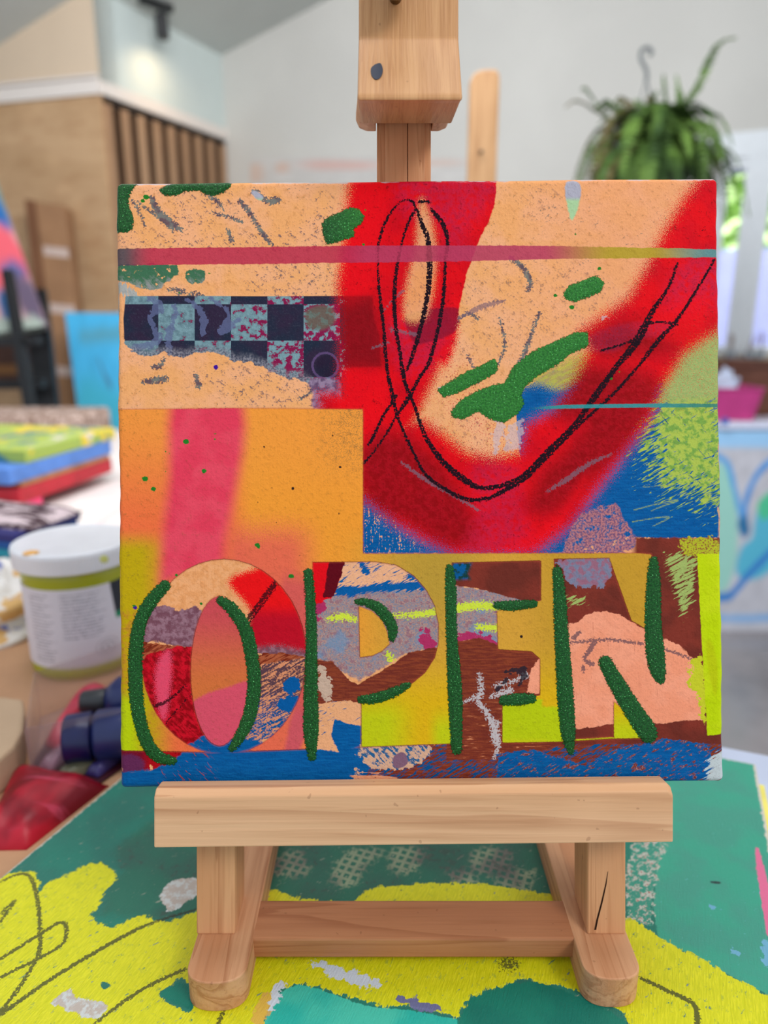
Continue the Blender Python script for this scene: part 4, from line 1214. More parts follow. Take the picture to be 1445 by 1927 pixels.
def structure(name, v, f, mat):
    o = mesh(name, v, f, mat)
    return tag(o, kind='structure')


m_wall = wall_mat('wall_paint', srgb(205, 202, 196))
m_warm = wall_mat('warm_wall_paint', srgb(212, 190, 165))
m_cool = wall_mat('cool_wall_paint', srgb(205, 214, 210))
m_ceil = wall_mat('ceiling_paint', srgb(196, 200, 196))
m_trim = wall_mat('trim_paint', srgb(226, 216, 208), 0.01)
m_ply = wood('plywood_panel', srgb(196, 160, 122), srgb(176, 140, 102), 0, 0, 0.6, 0.1, 5)

g = G('polished_concrete')
v = g.coord()
n1 = g.noise(v, 1.3, 5, 0.6)
n2 = g.noise(v, 6, 4, 0.6)
g.out(g.mix(g.step(n1 + n2 * 0.3, 0.5, 0.8), srgb(122, 116, 118), srgb(158, 150, 150)), g.mix(n2, (0.12,) * 3 + (1,), (0.35,) * 3 + (1,)), 0.6)
m_floor = g.m

structure('floor', *boxv(-4.5, 4.5, -2.0, 7.5, -0.1, 0.0), m_floor)
# side wall above the storage rack, left front face above the panel
th = 0.12
zc = lambda p: ZS
structure('wall_left', *obox(P1 + UPZ * 2.25, DS * ((P2 - P1).length), -DB * th, UPZ * (ZS - 2.25 + 0.02)), m_cool)
c0 = P1 + UPZ * 2.25
drop = 0.38
Lf = 1.1
v = [c0, c0 + DL * Lf, c0 + DL * Lf + UPZ * (ZS - 2.25 - drop * Lf + 0.2), c0 + UPZ * (ZS - 2.25 + 0.02)]
v += [p + DS * th for p in v]
structure('wall_front_left', v, HEXF, m_warm)
# trim bands
structure('trim_1', *obox(P1 + UPZ * 2.245 + DB * 0.0, DS * (P2 - P1).length, DB * 0.012, UPZ * 0.055), m_trim)
structure('trim_2', *obox(P1 + UPZ * 2.245 - DS * 0.014, DL * Lf, DS * 0.013, UPZ * 0.062), m_trim)
structure('trim_3', *obox(P1 + UPZ * 2.312 - DS * 0.022, DL * Lf, DS * 0.021, UPZ * 0.012), m_trim)

# back wall with the window opening
def bs(px, py):
    q = on_plane(px, py, P2, DS)
    return (q - P2).dot(DB), q.z


ws0 = bs(1335, 480)[0]
ws1 = ws0 + 1.15
wz0, wz1 = 1.10, 1.935
BW = 5.2
H3 = ZS + 0.25 * BW + 0.1


def wallbox(s0, s1, z0, z1):
    return obox(P2 + DB * s0 + UPZ * z0, DB * (s1 - s0), DS * 0.14, UPZ * (z1 - z0))


v, f = merge([wallbox(-0.1, ws0, 0, H3), wallbox(ws0, ws1, wz1, H3), wallbox(ws0, ws1, 0, wz0), wallbox(ws1, BW, 0, H3)])
structure('wall_back', v, f, m_wall)
# window frame, post and panes
m_frame = plain('window_white', srgb(222, 226, 230), 0.4, 0.01)
wr = tag(bpy.data.objects.new('window_1', None), kind='structure')
col.objects.link(wr)
wr.location = P2 + DB * (ws0 + 0.5) + UPZ * wz0
fw = 0.045
fr = [wallbox(ws0, ws0 + fw, wz0, wz1), wallbox(ws0, ws1, wz1 - fw, wz1), wallbox(ws0, ws1, wz0, wz0 + 0.03), wallbox(ws1 - fw, ws1, wz0, wz1)]
v, f = merge(fr)
mesh('window_frame', v, f, m_frame, wr)
pa = bs(1399, 420)[0]
pb = bs(1436, 420)[0]
v, f = merge([wallbox(pa, pb, wz0, wz1), obox(P2 + DB * (pa - 0.015) + UPZ * wz0 - DS * 0.01, DB * (pb - pa + 0.03), DS * 0.03, UPZ * (wz1 - wz0))])
mesh('window_post', v, f, m_frame, wr)
g = G('window_glass')
g.b.inputs['Transmission Weight'].default_value = 1.0
g.b.inputs['IOR'].default_value = 1.05
g.out(srgb(240, 246, 250), 0.02, 0.3)
for s0, s1 in ((ws0 + fw, pa), (pb, ws1 - fw)):
    v, f = obox(P2 + DB * s0 + DS * 0.06 + UPZ * (wz0 + 0.03), DB * (s1 - s0), DS * 0.004, UPZ * (wz1 - fw - wz0 - 0.03))
    mesh('pane', v, f, g.m, wr)
structure('trim_4', *obox(P2 + DB * (ws0 - 0.1) + UPZ * wz1 - DS * 0.012, DB * 1.4, DS * 0.011, UPZ * 0.10), m_frame)

# sloping ceiling: rises to the right of the side wall line, falls to the left
rid = P1 - DS * 3.2
rl = (P2 - rid).length + 0.2
a0 = rid + UPZ * ZS
a1 = rid + DS * rl + UPZ * ZS
r_ = 5.2
b0 = a0 + DB * r_ + UPZ * (0.25 * r_)
b1 = a1 + DB * r_ + UPZ * (0.25 * r_)
ln = 2.0
e0 = a0 - DB * ln - UPZ * (0.36 * ln)
e1_ = P1 + UPZ * ZS + DS * 0.2 - DB * ln - UPZ * (0.36 * ln)
am = P1 + UPZ * ZS + DS * 0.2
v, f = hexa([a0, b0, b0 + UPZ * 0.1, a0 + UPZ * 0.1, a1, b1, b1 + UPZ * 0.1, a1 + UPZ * 0.1])
v2, f2 = hexa([e0, a0, a0 + UPZ * 0.1, e0 + UPZ * 0.1, e1_, am, am + UPZ * 0.1, e1_ + UPZ * 0.1])
# near third of the ceiling is left open above the camera
structure('ceiling', *merge([(v, f), (v2, f2)]), m_ceil)

# storage rack below the trim: plywood end panel, upright dividers
rk = empty('storage_rack', P1 + DS * 0.5)
tag(rk, 'tall built-in plywood storage rack with upright dividers against the left wall', 'rack')
m_div = wood('divider_wood_lit', srgb(176, 140, 108), srgb(156, 120, 90), 2, 0, 0.6, 0.2, 12)  # lit tone of the divider wood, for the front edges
m_dark = plain('rack_interior_shade', srgb(44, 30, 22), 0.8, 0.1, 4)  # near-black colour paints in the shade inside the slots
v, f = obox(P1 + DL * 0.0 - DS * 0.012, DL * Lf, DS * 0.018, UPZ * 2.24)
tag(mesh('end_panel', v, f, m_ply, rk), 'smooth tan plywood end panel')
RL = (P2 - P1).length
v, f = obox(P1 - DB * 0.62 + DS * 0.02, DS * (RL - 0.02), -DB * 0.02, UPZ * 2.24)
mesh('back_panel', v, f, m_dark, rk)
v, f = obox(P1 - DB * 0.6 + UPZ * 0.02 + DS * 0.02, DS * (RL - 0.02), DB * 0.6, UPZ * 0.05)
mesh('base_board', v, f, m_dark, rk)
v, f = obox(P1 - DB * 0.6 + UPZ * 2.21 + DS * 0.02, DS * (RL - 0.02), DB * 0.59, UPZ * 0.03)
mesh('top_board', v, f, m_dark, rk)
nd = 9
m_div_shade = wood('divider_wood_shaded', srgb(88, 62, 44), srgb(70, 48, 34), 2, 0, 0.7, 0.2, 12)  # divider sides: shade painted into the wood colour
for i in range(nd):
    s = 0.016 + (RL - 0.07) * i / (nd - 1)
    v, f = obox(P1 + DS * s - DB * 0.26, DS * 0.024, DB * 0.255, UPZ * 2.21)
    mesh('divider', v, f, m_div_shade, rk)
    v, f = obox(P1 + DS * (s - 0.012) - DB * 0.004, DS * 0.048, DB * 0.012, UPZ * 2.21)
    tag(mesh('divider_edge', v, f, m_div, rk), 'front edge strip in the lit wood tone')
# things kept in the slots
m_can = plain('raw_canvas', srgb(198, 150, 104), 0.7, 0.08, 12)
m_pap = plain('white_paper', srgb(226, 222, 220), 0.7, 0.03, 12)
s1 = 0.008 + (RL - 0.04) * 1 / 8 + 0.035
v, f = obox(P1 + DS * s1 - DB * 0.45 + UPZ * 0.07, DS * 0.05, DB * 0.38, UPZ * 1.86)
tag(mesh('stored_canvas', v, f, m_can), 'tan canvas standing on edge in the second slot of the rack', 'canvas')
s1 = 0.008 + (RL - 0.04) * 4 / 8 + 0.035
v, f = obox(P1 + DS * s1 - DB * 0.40 + UPZ * 0.07, DS * 0.05, DB * 0.36, UPZ * 1.87)
tag(mesh('paper_roll', v, f, m_pap), 'white wrapped panel standing in the middle slot of the rack', 'panel')
bpy.data.objects['paper_roll'].name = 'wrapped_panel'

# track light on the ceiling
def ceil_z(p):
    return ZS + 0.25 * max(0.0, (Vector((p[0], p[1], 0)) - P1).dot(DB))


m_blk = plain('black_metal', srgb(20, 20, 22), 0.4, 0.05)
ta = at(262, -22, 3.30)
tb = at(322, 24, 3.45)
ta.z = ceil_z(ta); tb.z = ceil_z(tb)
tl = empty('track_light', tb)
tag(tl, 'black ceiling track with one cylindrical spotlight beside the left wall', 'light')
dd = (tb - ta).normalized()
sd = dd.cross(UPZ).normalized()
v, f = obox(ta - sd * 0.018 - UPZ * 0.03, dd * (tb - ta).length, sd * 0.036, UPZ * 0.03)
mesh('track', v, f, m_blk, tl)
hp = at(303, 30, 3.38)
v, f = tube([Vector((hp.x, hp.y, ceil_z(hp) - 0.02)), hp + UPZ * 0.01], 0.010)
mesh('stem', v, f, m_blk, tl)
tgt = on_plane(300, 260, P1, DB)
hd = Vector((0.0, 0.1, -1)).normalized()
v, f = lathe([(0.026, -0.01), (0.030, 0.0), (0.030, 0.085), (0.026, 0.095)], hp, 24, hd)
mesh('spotlight_can', v, f, m_blk, tl)
sl_ = bpy.data.lights.new('spot', 'SPOT')
sl_.energy = 3.0
sl_.color = (1.0, 0.72, 0.42)
sl_.spot_size = math.radians(150)
sl_.spot_blend = 1.0
sl_.shadow_soft_size = 0.02
so = bpy.data.objects.new('spot', sl_)
col.objects.link(so)
so.location = hp + hd * 0.10 + DB * 0.04
so.rotation_euler = (tgt - so.location).to_track_quat('-Z', 'Y').to_euler()


# ------------------------------------------------------------------ generic painted panel
def painted(name, tl_, tr_, br_, bl_, thick, layers, base, parent=None, n=70, rag=0.03, strokes=0.0):
    """layers: (kind, points in 0..1 panel coordinates, colour, softness, [half width])"""
    s, t = np.meshgrid(np.linspace(0, 1, n), np.linspace(0, 1, n))
    s = s.ravel(); t = t.ravel()
    T = [np.array(q) for q in (tl_, tr_, br_, bl_)]
    W = ((1 - s) * (1 - t))[:, None] * T[0] + (s * (1 - t))[:, None] * T[1] + (s * t)[:, None] * T[2] + ((1 - s) * t)[:, None] * T[3]
    nrm = Vector(T[1] - T[0]).cross(Vector(T[3] - T[0])).normalized()
    if nrm.dot(CAM - Vector(T[0])) < 0: nrm = -nrm
    P = np.stack([s, t], 1)
    idx = np.arange(n * n).reshape(n, n)
    faces = np.stack([idx[:-1, :-1].ravel(), idx[1:, :-1].ravel(), idx[1:, 1:].ravel(), idx[:-1, 1:].ravel()], 1)
    ring = list(idx[0, :]) + list(idx[1:, -1]) + list(idx[-1, -2::-1]) + list(idx[-2:0:-1, 0])
    m = len(ring)
    nb = len(W)
    allv = np.vstack([W, W[ring] - np.array(nrm) * thick])
    o0 = Vector((float(allv[:, 0].mean()), float(allv[:, 1].mean()), float(allv[:, 2].min())))
    if parent is not None: o0 = base_of(parent)
    fl = faces.tolist() + [(int(ring[i]), int(ring[(i + 1) % m]), nb + (i + 1) % m, nb + i) for i in range(m)] + [tuple(nb + i for i in range(m))]
    me = bpy.data.meshes.new(name)
    me.from_pydata((allv - np.array(o0)).tolist(), [], fl)
    bm = bmesh.new(); bm.from_mesh(me)
    bmesh.ops.recalc_face_normals(bm, faces=bm.faces)
    bm.to_mesh(me); bm.free()
    g = G(name + '_paint')
    pp = g.attr('pp', True)
    N = g.noise(pp, 9, 4, 0.6)
    NS = g.noise(g.mapv(pp, scale=(6, 40, 1)), 1, 3)
    c = g.mix(g.step(N, 0.35, 0.65), base, tuple(x * 0.86 for x in base[:3]) + (1,))
    for i, L in enumerate(layers):
        kd, pts, colr, soft = L[:4]
        if kd == 'poly': sd = sd_poly(P, pts)
        elif kd == 'blob': sd = sd_poly(P, smooth(pts, 5, True))
        else: sd = sd_line(P, smooth([(x, y, L[4]) for x, y in pts], 6))
        full = np.empty(len(allv), np.float32)
        full[:nb] = sd
        full[nb:] = sd[ring]
        me.attributes.new('f%d' % i, 'FLOAT', 'POINT').data.foreach_set('value', full)
        c = g.mix(g.step(g.attr('f%d' % i) + (N - 0.5) * rag, -soft, soft), c, colr)
    if strokes:
        c = g.mult(g.step(NS, 0.5, 0.7) * strokes, c, (0.75, 0.8, 0.85, 1))
    g.bump(NS, 0.002, 0.4)
    g.out(c, 0.5, 0.3)
    vec = np.zeros((len(allv), 3), np.float32)
    vec[:nb, :2] = P
    vec[nb:, :2] = P[ring]
    me.attributes.new('pp', 'FLOAT_VECTOR', 'POINT').data.foreach_set('vector', vec.ravel())
    me.materials.append(g.m)
    o = bpy.data.objects.new(name, me)
    if parent is None: o.location = o0
    return link(o, parent)


# ------------------------------------------------------------------ tables
be1 = (on_z(225, 1464, Z0) - on_z(0, 1650, Z0)).normalized()
be2 = Vector((be1.y, -be1.x, 0))
m_plastic = plain('table_plastic', srgb(196, 204, 228), 0.35, 0.04, 8, 0.5)
m_kraft = plain('kraft_paper', srgb(190, 146, 112), 0.75, 0.05, 14, 0.2, bump=0.002)
m_kraft2 = plain('light_kraft', srgb(186, 158, 130), 0.7, 0.03, 10, 0.25)
m_leg = wood('table_leg_wood', srgb(160, 120, 84), srgb(140, 100, 66), 2)
fe = on_z(1400, 1412, ZT)
far0 = fe - be2 * 1.5
corner_r = on_z(1480, 1428, ZT) + be2 * 0.15


def table(name, c, ax, ay, label, mat):
    r = empty(name, Vector(((c + ax / 2 + ay / 2).x, (c + ax / 2 + ay / 2).y, 0)))
    tag(r, label, 'table')
    v, f = obox(c - UPZ * 0.03, ax, ay, UPZ * 0.03)
    mesh('tabletop', v, f, mat, r, bevel=0.002)
    u, w = ax.normalized(), ay.normalized()
    for a, b in ((0.04, 0.04), (ax.length - 0.09, 0.04), (0.04, ay.length - 0.09), (ax.length - 0.09, ay.length - 0.09)):
        q = c + u * a + w * b
        v, f = obox(Vector((q.x, q.y, 0)), u * 0.05, w * 0.05, UPZ * (c.z - 0.03))
        mesh('leg', v, f, m_leg, r)
    return r


tw = 1.5 + 0.33
c1 = far0 - be1 * 0.95
c1.z = ZT
table('work_table', c1, be2 * tw, be1 * 0.95, 'work table covered in bluish plastic, carrying the boards, jar and paint', m_plastic)
c2 = Vector((far0.x, far0.y, ZT)) + be1 * 0.006
m_t2 = plain('table_white_cover', srgb(222, 212, 208), 0.6, 0.03, 6)
c2b = Vector((-1.9, 1.12, ZT))
table('side_table', c2b, Vector((1.8, 0, 0)), Vector((0, 1.24, 0)), 'long white-covered table behind the jar with stacked canvases', m_t2)

# kraft sheet on the left of the work table (runs under the board)
pl_ = c1 + be1 * 0.03 + be2 * 0.35
v, f = obox(pl_ + UPZ * 0.0002, be2 * 0.85, be1 * 0.90, UPZ * 0.0008)
tag(mesh('kraft_sheet', v, f, m_kraft), 'brown kraft paper sheet covering the left side of the work table', 'paper')

# yellowish second board peeking out to the right under the green one
yb = on_z(1438, 1478, 0.914)
v, f = obox(yb - be1 * 0.42 - be2 * 0.012 + UPZ * (ZT + 0.0003 - 0.914), be2 * 0.012, be1 * 0.42, UPZ * 0.0137)
m_yb = plain('yellow_edge_paint', srgb(226, 214, 110), 0.5, 0.12, 20)
# the green board rests on the second board, so it starts above it
tag(mesh('yellow_board', v, f, m_yb), 'pale yellow painted board showing beyond the right edge of the green board', 'painting')

# ------------------------------------------------------------------ jar
def build_jar():
    c = Vector((-0.3175, 0.700, ZT + 0.001))
    r = empty('paint_jar', c)
    tag(r, 'large clear jar of yellow-green paint with white screw lid and white label', 'jar')
    body_prof = [(0.0495, 0.0), (0.0520, 0.003), (0.0526, 0.010), (0.0526, 0.105), (0.0526, 0.110), (0.0500, 0.1125)]
    gp = plain('jar_green_paint', srgb(176, 180, 40), 0.25, 0.05, 12, 0.5)
    v, f = lathe(body_prof, c, 56)
    b = mesh('body', v, f, gp, r, smooth_=True)
    tag(b, 'yellow-green paint showing through the jar wall')
    # label wraps the camera-facing side
    g = G('jar_label')
    pp = g.attr('pp', True)
    x, y, _ = g.xyz(pp)
    # small print: two columns of lines
    ln = g.step(g.math('SINE', y * 2 * math.pi * 24), 0.1, 0.5)
    wd = g.step(g.noise(g.mapv(pp, scale=(120, 24, 1)), 1, 2), 0.42, 0.5)
    ragr = g.noise(g.mapv(pp, scale=(0, 24, 1)), 1, 0) * 0.16
    c1 = g.step(x, 0.285, 0.29) * (1.0 - g.step(x + ragr, 0.47, 0.475))
    c2 = g.step(x, 0.46, 0.465) * (1.0 - g.step(x + ragr, 0.72, 0.725)) * g.step(y, 0.36, 0.37)
    tx = g.max(c1, c2) * ln * wd * (1.0 - g.step(y, 0.93, 0.94)) * g.step(y, 0.08, 0.09)
    c = g.mix(tx * 0.75, srgb(226, 222, 232), srgb(110, 108, 124))
    # black and green blocks at the right
    bl = g.step(x + y * 0.04, 0.745, 0.75)
    c = g.mix(bl * g.step(y, 0.60, 0.605), c, srgb(38, 42, 52))
    c = g.mix(bl * g.step(y, 0.52, 0.525) * (1.0 - g.step(y, 0.60, 0.605)), c, srgb(0, 140, 96))
    # round mark low on the label
    rr = g.math('SQRT', (x - 0.665) * (x - 0.665) * 3.6 + (y - 0.20) * (y - 0.20))
    ringm = g.step(g.math('SINE', rr * 120.0), 0.3, 0.7) * (1.0 - g.step(rr, 0.115, 0.12))
    c = g.mix(ringm * 0.6, c, srgb(130, 128, 140))
    g.out(c, 0.4, 0.4)
    n = 40; mrow = 12
    V = []; Fc = []; UVs = []
    for j in range(mrow + 1):
        z = 0.014 + 0.083 * j / mrow
        rad = 0.0530
        for i in range(n + 1):
            a = math.radians(-90 - 120 + 24 + 216 * i / n)
            V.append(c0 + Vector((rad * math.cos(a), rad * math.sin(a), z)) if False else c_ + Vector((rad * math.cos(a), rad * math.sin(a), z)))
            UVs.append((i / n, j / mrow, 0))
    for j in range(mrow):
        for i in range(n):
            Fc.append((j * (n + 1) + i, j * (n + 1) + i + 1, (j + 1) * (n + 1) + i + 1, (j + 1) * (n + 1) + i))
    o = mesh('label', V, Fc, g.m, r, smooth_=True)
    me = o.data
    me.attributes.new('pp', 'FLOAT_VECTOR', 'POINT').data.foreach_set('vector', [q for u in UVs for q in u])
    tag(o, 'white wrap label with small print')
    # lid with fine ribs
    gl = G('white_lid_plastic')
    v3 = gl.coord()
    nn = gl.noise(v3, 40, 2)
    gl.out(gl.mix(gl.step(nn, 0.3, 0.7), srgb(232, 232, 238), srgb(238, 238, 244)), 0.3, 0.4)
    prof = [(0.0570, 0.1125), (0.0585, 0.1135), (0.0590, 0.1290), (0.0580, 0.1322), (0.0550, 0.1335), (0.0535, 0.1325), (0.002, 0.1322)]
    nseg = 240
    V, Fc = lathe(prof, c_, nseg)
    for i in (1, 2):
        for k in range(nseg):
            if k % 2 == 0:
                q = V[i * nseg + k]
                dv = Vector((q.x - c_.x, q.y - c_.y, 0)).normalized()
                V[i * nseg + k] = q - dv * 0.0005
    lid = mesh('lid', V, Fc, gl.m, r, smooth_=False)
    # paint dabs on the lid
    mo = plain('orange_dab', srgb(250, 186, 90), 0.4, 0.05)
    v, f = lathe([(0.0005, 0), (0.0075, 0.0006), (0.006, 0.0012), (0.0005, 0.0014)], on_z(58, 1040, c_.z + 0.1335) - UPZ * 0.0006, 14)
    tag(mesh('paint_dab', v, f, mo, lid), 'orange paint dab')
    my = plain('yellow_dab', srgb(216, 220, 130), 0.4, 0.05)
    v, f = lathe([(0.0005, 0), (0.004, 0.0005), (0.0005, 0.001)], on_plane(196, 1052, c_ + Vector((0, -0.0588, 0)), Vector((-0.1, -1, 0)).normalized()), 12, Vector((0.2, -1, 0)).normalized())
    tag(mesh('paint_dab', v, f, my, lid), 'yellow paint dab')


c_ = Vector((-0.3175, 0.700, ZT + 0.001))
build_jar()

# ------------------------------------------------------------------ clutter left of the board
zt1 = ZT + 0.001
# curled kraft offcut
pts = [on_z(*q, zt1 + 0.03) for q in ((-60, 1318), (40, 1320), (76, 1324), (80, 1345), (78, 1385), (64, 1415), (35, 1442), (0, 1468), (-60, 1510))]
Vv, Fc = [], []
for i, p in enumerate(pts):
    Vv.append(p)
    Vv.append(p - UPZ * 0.0006)
n = len(pts)
top = [tuple(2 * i for i in range(n)), tuple(2 * i + 1 for i in range(n))]
side = [(2 * i, 2 * ((i + 1) % n), 2 * ((i + 1) % n) + 1, 2 * i + 1) for i in range(n)]
# a folded second ply carries it down to the table
q0 = [p + Vector((-0.02, 0.01, 0)) for p in pts]
lo = [Vector((p.x, p.y, zt1 + 0.0002)) for p in q0]
v, f = prism(lo, (0, 0, 0.029))
o = mesh('kraft_folder', v, f, m_kraft2, bevel=0.003)
tag(o, 'light brown folded kraft paper at the left edge, in front of the jar', 'paper')

# red paint packet lying in front
m_redp = None
g = G('red_packet')
vv = g.coord()
a_ = g.noise(vv, 14, 3, 0.6, 0.5)
b_ = g.noise(g.mapv(vv, scale=(8, 50, 20)), 1, 3)
cc = g.mix(g.step(a_, 0.4, 0.6), srgb(120, 4, 26), srgb(190, 20, 46))
cc = g.mix(g.step(b_, 0.6, 0.7) * 0.5, cc, srgb(216, 80, 110))
g.bump(a_, 0.004, 0.5)
g.out(cc, 0.42, 0.4)
m_redp = g.m


def pillow(name, corners, h, mat, nx=14, ny=14, wob=0.15, seed=1):
    """soft packet between four table-plane corners"""
    rs = random.Random(seed)
    ph = [rs.uniform(0, 6) for _ in range(4)]
    V, Fc = [], []
    T = corners
    def P_(s, t):
        return T[0] * (1 - s) * (1 - t) + T[1] * s * (1 - t) + T[2] * s * t + T[3] * (1 - s) * t
    for sgn in (1, 0):
        for j in range(ny + 1):
            for i in range(nx + 1):
                s, t = i / nx, j / ny
                e = (1 - (2 * s - 1) ** 4) * (1 - (2 * t - 1) ** 4)
                z = h * e ** 0.7 * (1 + wob * math.sin(9 * s + ph[0]) * math.cos(8 * t + ph[1])) if sgn else 0.0
                V.append(P_(s, t) + UPZ * (z + 0.0006 * sgn))
    o = (nx + 1) * (ny + 1)
    for k in (0, 1):
        for j in range(ny):
            for i in range(nx):
                a = k * o + j * (nx + 1) + i
                Fc.append((a, a + 1, a + nx + 2, a + nx + 1))
    ring = [i for i in range(nx + 1)] + [(j + 1) * (nx + 1) - 1 for j in range(1, ny + 1)] + [ny * (nx + 1) + i for i in range(nx - 1, -1, -1)] + [j * (nx + 1) for j in range(ny - 1, 0, -1)]
    for i in range(len(ring)):
        j = (i + 1) % len(ring)
        Fc.append((ring[i], ring[j], o + ring[j], o + ring[i]))
    return mesh(name, V, Fc, mat, smooth_=True)


o = pillow('paint_pouch', [on_z(x, y, zt1) for x, y in ((-40, 1602), (50, 1600), (205, 1480), (30, 1442))], 0.016, m_redp)
tag(o, 'glossy crimson paint pouch lying along the left edge of the green board', 'pouch')
# clear plastic tray with tubes
g = G('clear_plastic')
g.b.inputs['Transmission Weight'].default_value = 0.75
g.b.inputs['IOR'].default_value = 1.12
g.b.inputs['Alpha'].default_value = 0.38
g.out(srgb(214, 196, 200), 0.2, 0.5)
m_clear = g.m
tr0 = on_z(76, 1345, zt1)
tc = [on_z(60, 1470, zt1), on_z(76, 1352, zt1), on_z(300, 1265, zt1), on_z(290, 1420, zt1)]
V, Fc = [], []
hh = 0.046
parts = []
for i in range(4):
    a, b = tc[i], tc[(i + 1) % 4]
    t = (b - a).normalized()
    nn = Vector((t.y, -t.x, 0)) * 0.0012
    parts.append(obox(a, b - a, nn, UPZ * hh))
parts.append(prism([p for p in tc], (0, 0, 0.0012)))
v, f = merge(parts)
o = mesh('clear_tray', v, f, m_clear)
v, f = prism([on_z(x, y, zt1 + 0.0005) for x, y in ((40, 1470), (86, 1400), (150, 1350), (260, 1330), (262, 1425), (190, 1475), (90, 1478))], (0, 0, 0.0006))
for i in range(len(v)): v[i] = v[i] + UPZ * 0.0008
tag(mesh('tray_liner', v, f, plain('dark_liner', srgb(62, 14, 30), 0.5, 0.2, 30), o), 'dark maroon paint-stained liner')
tag(o, 'clear plastic tray of paint tubes between the jar and the green board', 'tray')


def lathe_obj(name, prof, c, axis, mat, parent=None, n=28, smooth_=True):
    v, f = lathe(prof, c, n, axis)
    return mesh(name, v, f, mat, parent, smooth_=smooth_)


m_navy = plain('navy_plastic', srgb(16, 22, 78), 0.3, 0.08, 30, 0.5)
m_darkp = plain('dark_plastic', srgb(52, 54, 58), 0.35, 0.05, 30, 0.5)
m_redb = plain('red_paint_bottle', srgb(196, 60, 80), 0.3, 0.1, 20, 0.5)
m_blueb = plain('blue_paint_bottle', srgb(34, 44, 96), 0.3, 0.1, 20, 0.5)
zb = zt1 + 0.0022
# bottle with navy cap, lying, cap towards the left
ax = Vector((1.0, 0.25, 0)).normalized()
p0 = at(118, 1396, 0.60)
zc_ = zb + 0.021 
k_ = on_z(122, 1392, zc_)
r = empty('paint_bottle', k_)
tag(r, 'paint bottle with wide navy cap lying in the clear tray', 'bottle')
lathe_obj('cap', [(0.017, 0), (0.0195, 0.002), (0.0200, 0.020), (0.0195, 0.021)], k_, ax, m_navy, r)
lathe_obj('bottle_body', [(0.016, 0.0212), (0.0205, 0.026), (0.0205, 0.085), (0.018, 0.090)], k_, ax, m_blueb, r)
ax2 = Vector((1.0, 0.15, 0)).normalized()
k2 = on_z(152, 1322, zb + 0.017 + 0.004)
r = empty('paint_bottle', k2)
tag(r, 'paint bottle with dark grey cap lying behind the navy-capped bottle', 'bottle')
lathe_obj('cap', [(0.008, 0), (0.010, 0.002), (0.0115, 0.020), (0.0115, 0.022)], k2, ax2, m_darkp, r)
lathe_obj('bottle_body', [(0.012, 0.0222), (0.0205, 0.032), (0.0205, 0.085), (0.015, 0.090)], k2, ax2, m_blueb, r)
o = pillow('paint_tube', [on_z(x, y, zb) for x, y in ((84, 1402), (110, 1410), (215, 1300), (170, 1290))], 0.014, m_redb, seed=5)
tag(o, 'soft red paint tube lying under the dark-capped bottle', 'tube')
cols = [(srgb(150, 110, 130), 'mauve'), (srgb(120, 120, 96), 'olive'), (srgb(60, 50, 110), 'violet'), (srgb(190, 70, 70), 'coral')]
pos = [((70, 1448), (95, 1455), (150, 1412), (120, 1402)), ((105, 1460), (130, 1468), (190, 1446), (165, 1430)), ((160, 1458), (185, 1464), (230, 1430), (205, 1418)), ((150, 1432), (165, 1440), (225, 1420), (200, 1408))]
for i, ((cc, nm), pq) in enumerate(zip(cols, pos)):
    mm_ = plain('tube_' + nm, cc, 0.3, 0.15, 40, 0.5)
    o = pillow('paint_tube', [on_z(x, y, zb + 0.0002) for x, y in pq], 0.007, mm_, 8, 8, 0.2, i)
    tag(o, 'small squeezed %s paint tube at the near end of the clear tray' % nm, 'tube')

# crumpled white rag
def crumple(name, c, rx, ry, rz, mat, seed, n=26, amp=0.22):
    rs = random.Random(seed)
    ks = [(rs.uniform(2, 7), rs.uniform(2, 7), rs.uniform(0, 6)) for _ in range(7)]
    V, Fc = [], []
    for j in range(n + 1):
        th_ = math.pi * 0.5 * j / n
        for i in range(2 * n):
            ph_ = math.pi * i / n
            q = sum(math.sin(a * th_ * 2 + b * math.cos(ph_ + d) + d) for a, b, d in ks) / 7
            k = 1 + amp * q * 1.6
            V.append(Vector(c) + Vector((rx * k * math.sin(th_) * math.cos(ph_), ry * k * math.sin(th_) * math.sin(ph_), max(0.0, rz * k * math.cos(th_)))))
    for j in range(n):
        for i in range(2 * n):
            i2 = (i + 1) % (2 * n)
            Fc.append((j * 2 * n + i, j * 2 * n + i2, (j + 1) * 2 * n + i2, (j + 1) * 2 * n + i))
    Fc.append(tuple(n * 2 * n + i for i in range(2 * n)))
    return mesh(name, V, Fc, mat, smooth_=True)


g = G('rag_cloth')
vv = g.coord()
a_ = g.noise(vv, 30, 3)
cc = g.mix(g.step(a_, 0.58, 0.62), srgb(228, 222, 218), srgb(120, 130, 190))
b_ = g.noise(g.mapv(vv, loc=(3, 1, 0)), 26, 2)
cc = g.mix(g.step(b_, 0.6, 0.64), cc, srgb(214, 170, 110))
g.bump(g.noise(vv, 60, 3), 0.004, 0.6)
g.out(cc, 0.8, 0.2)
pr = on_z(-5, 1205, zt1)
o = crumple('paint_rag', (pr.x - 0.035, pr.y + 0.05, zt1), 0.085, 0.085, 0.062, g.m, 4)
tag(o, 'crumpled white rag with coloured paint stains left of the jar', 'rag')

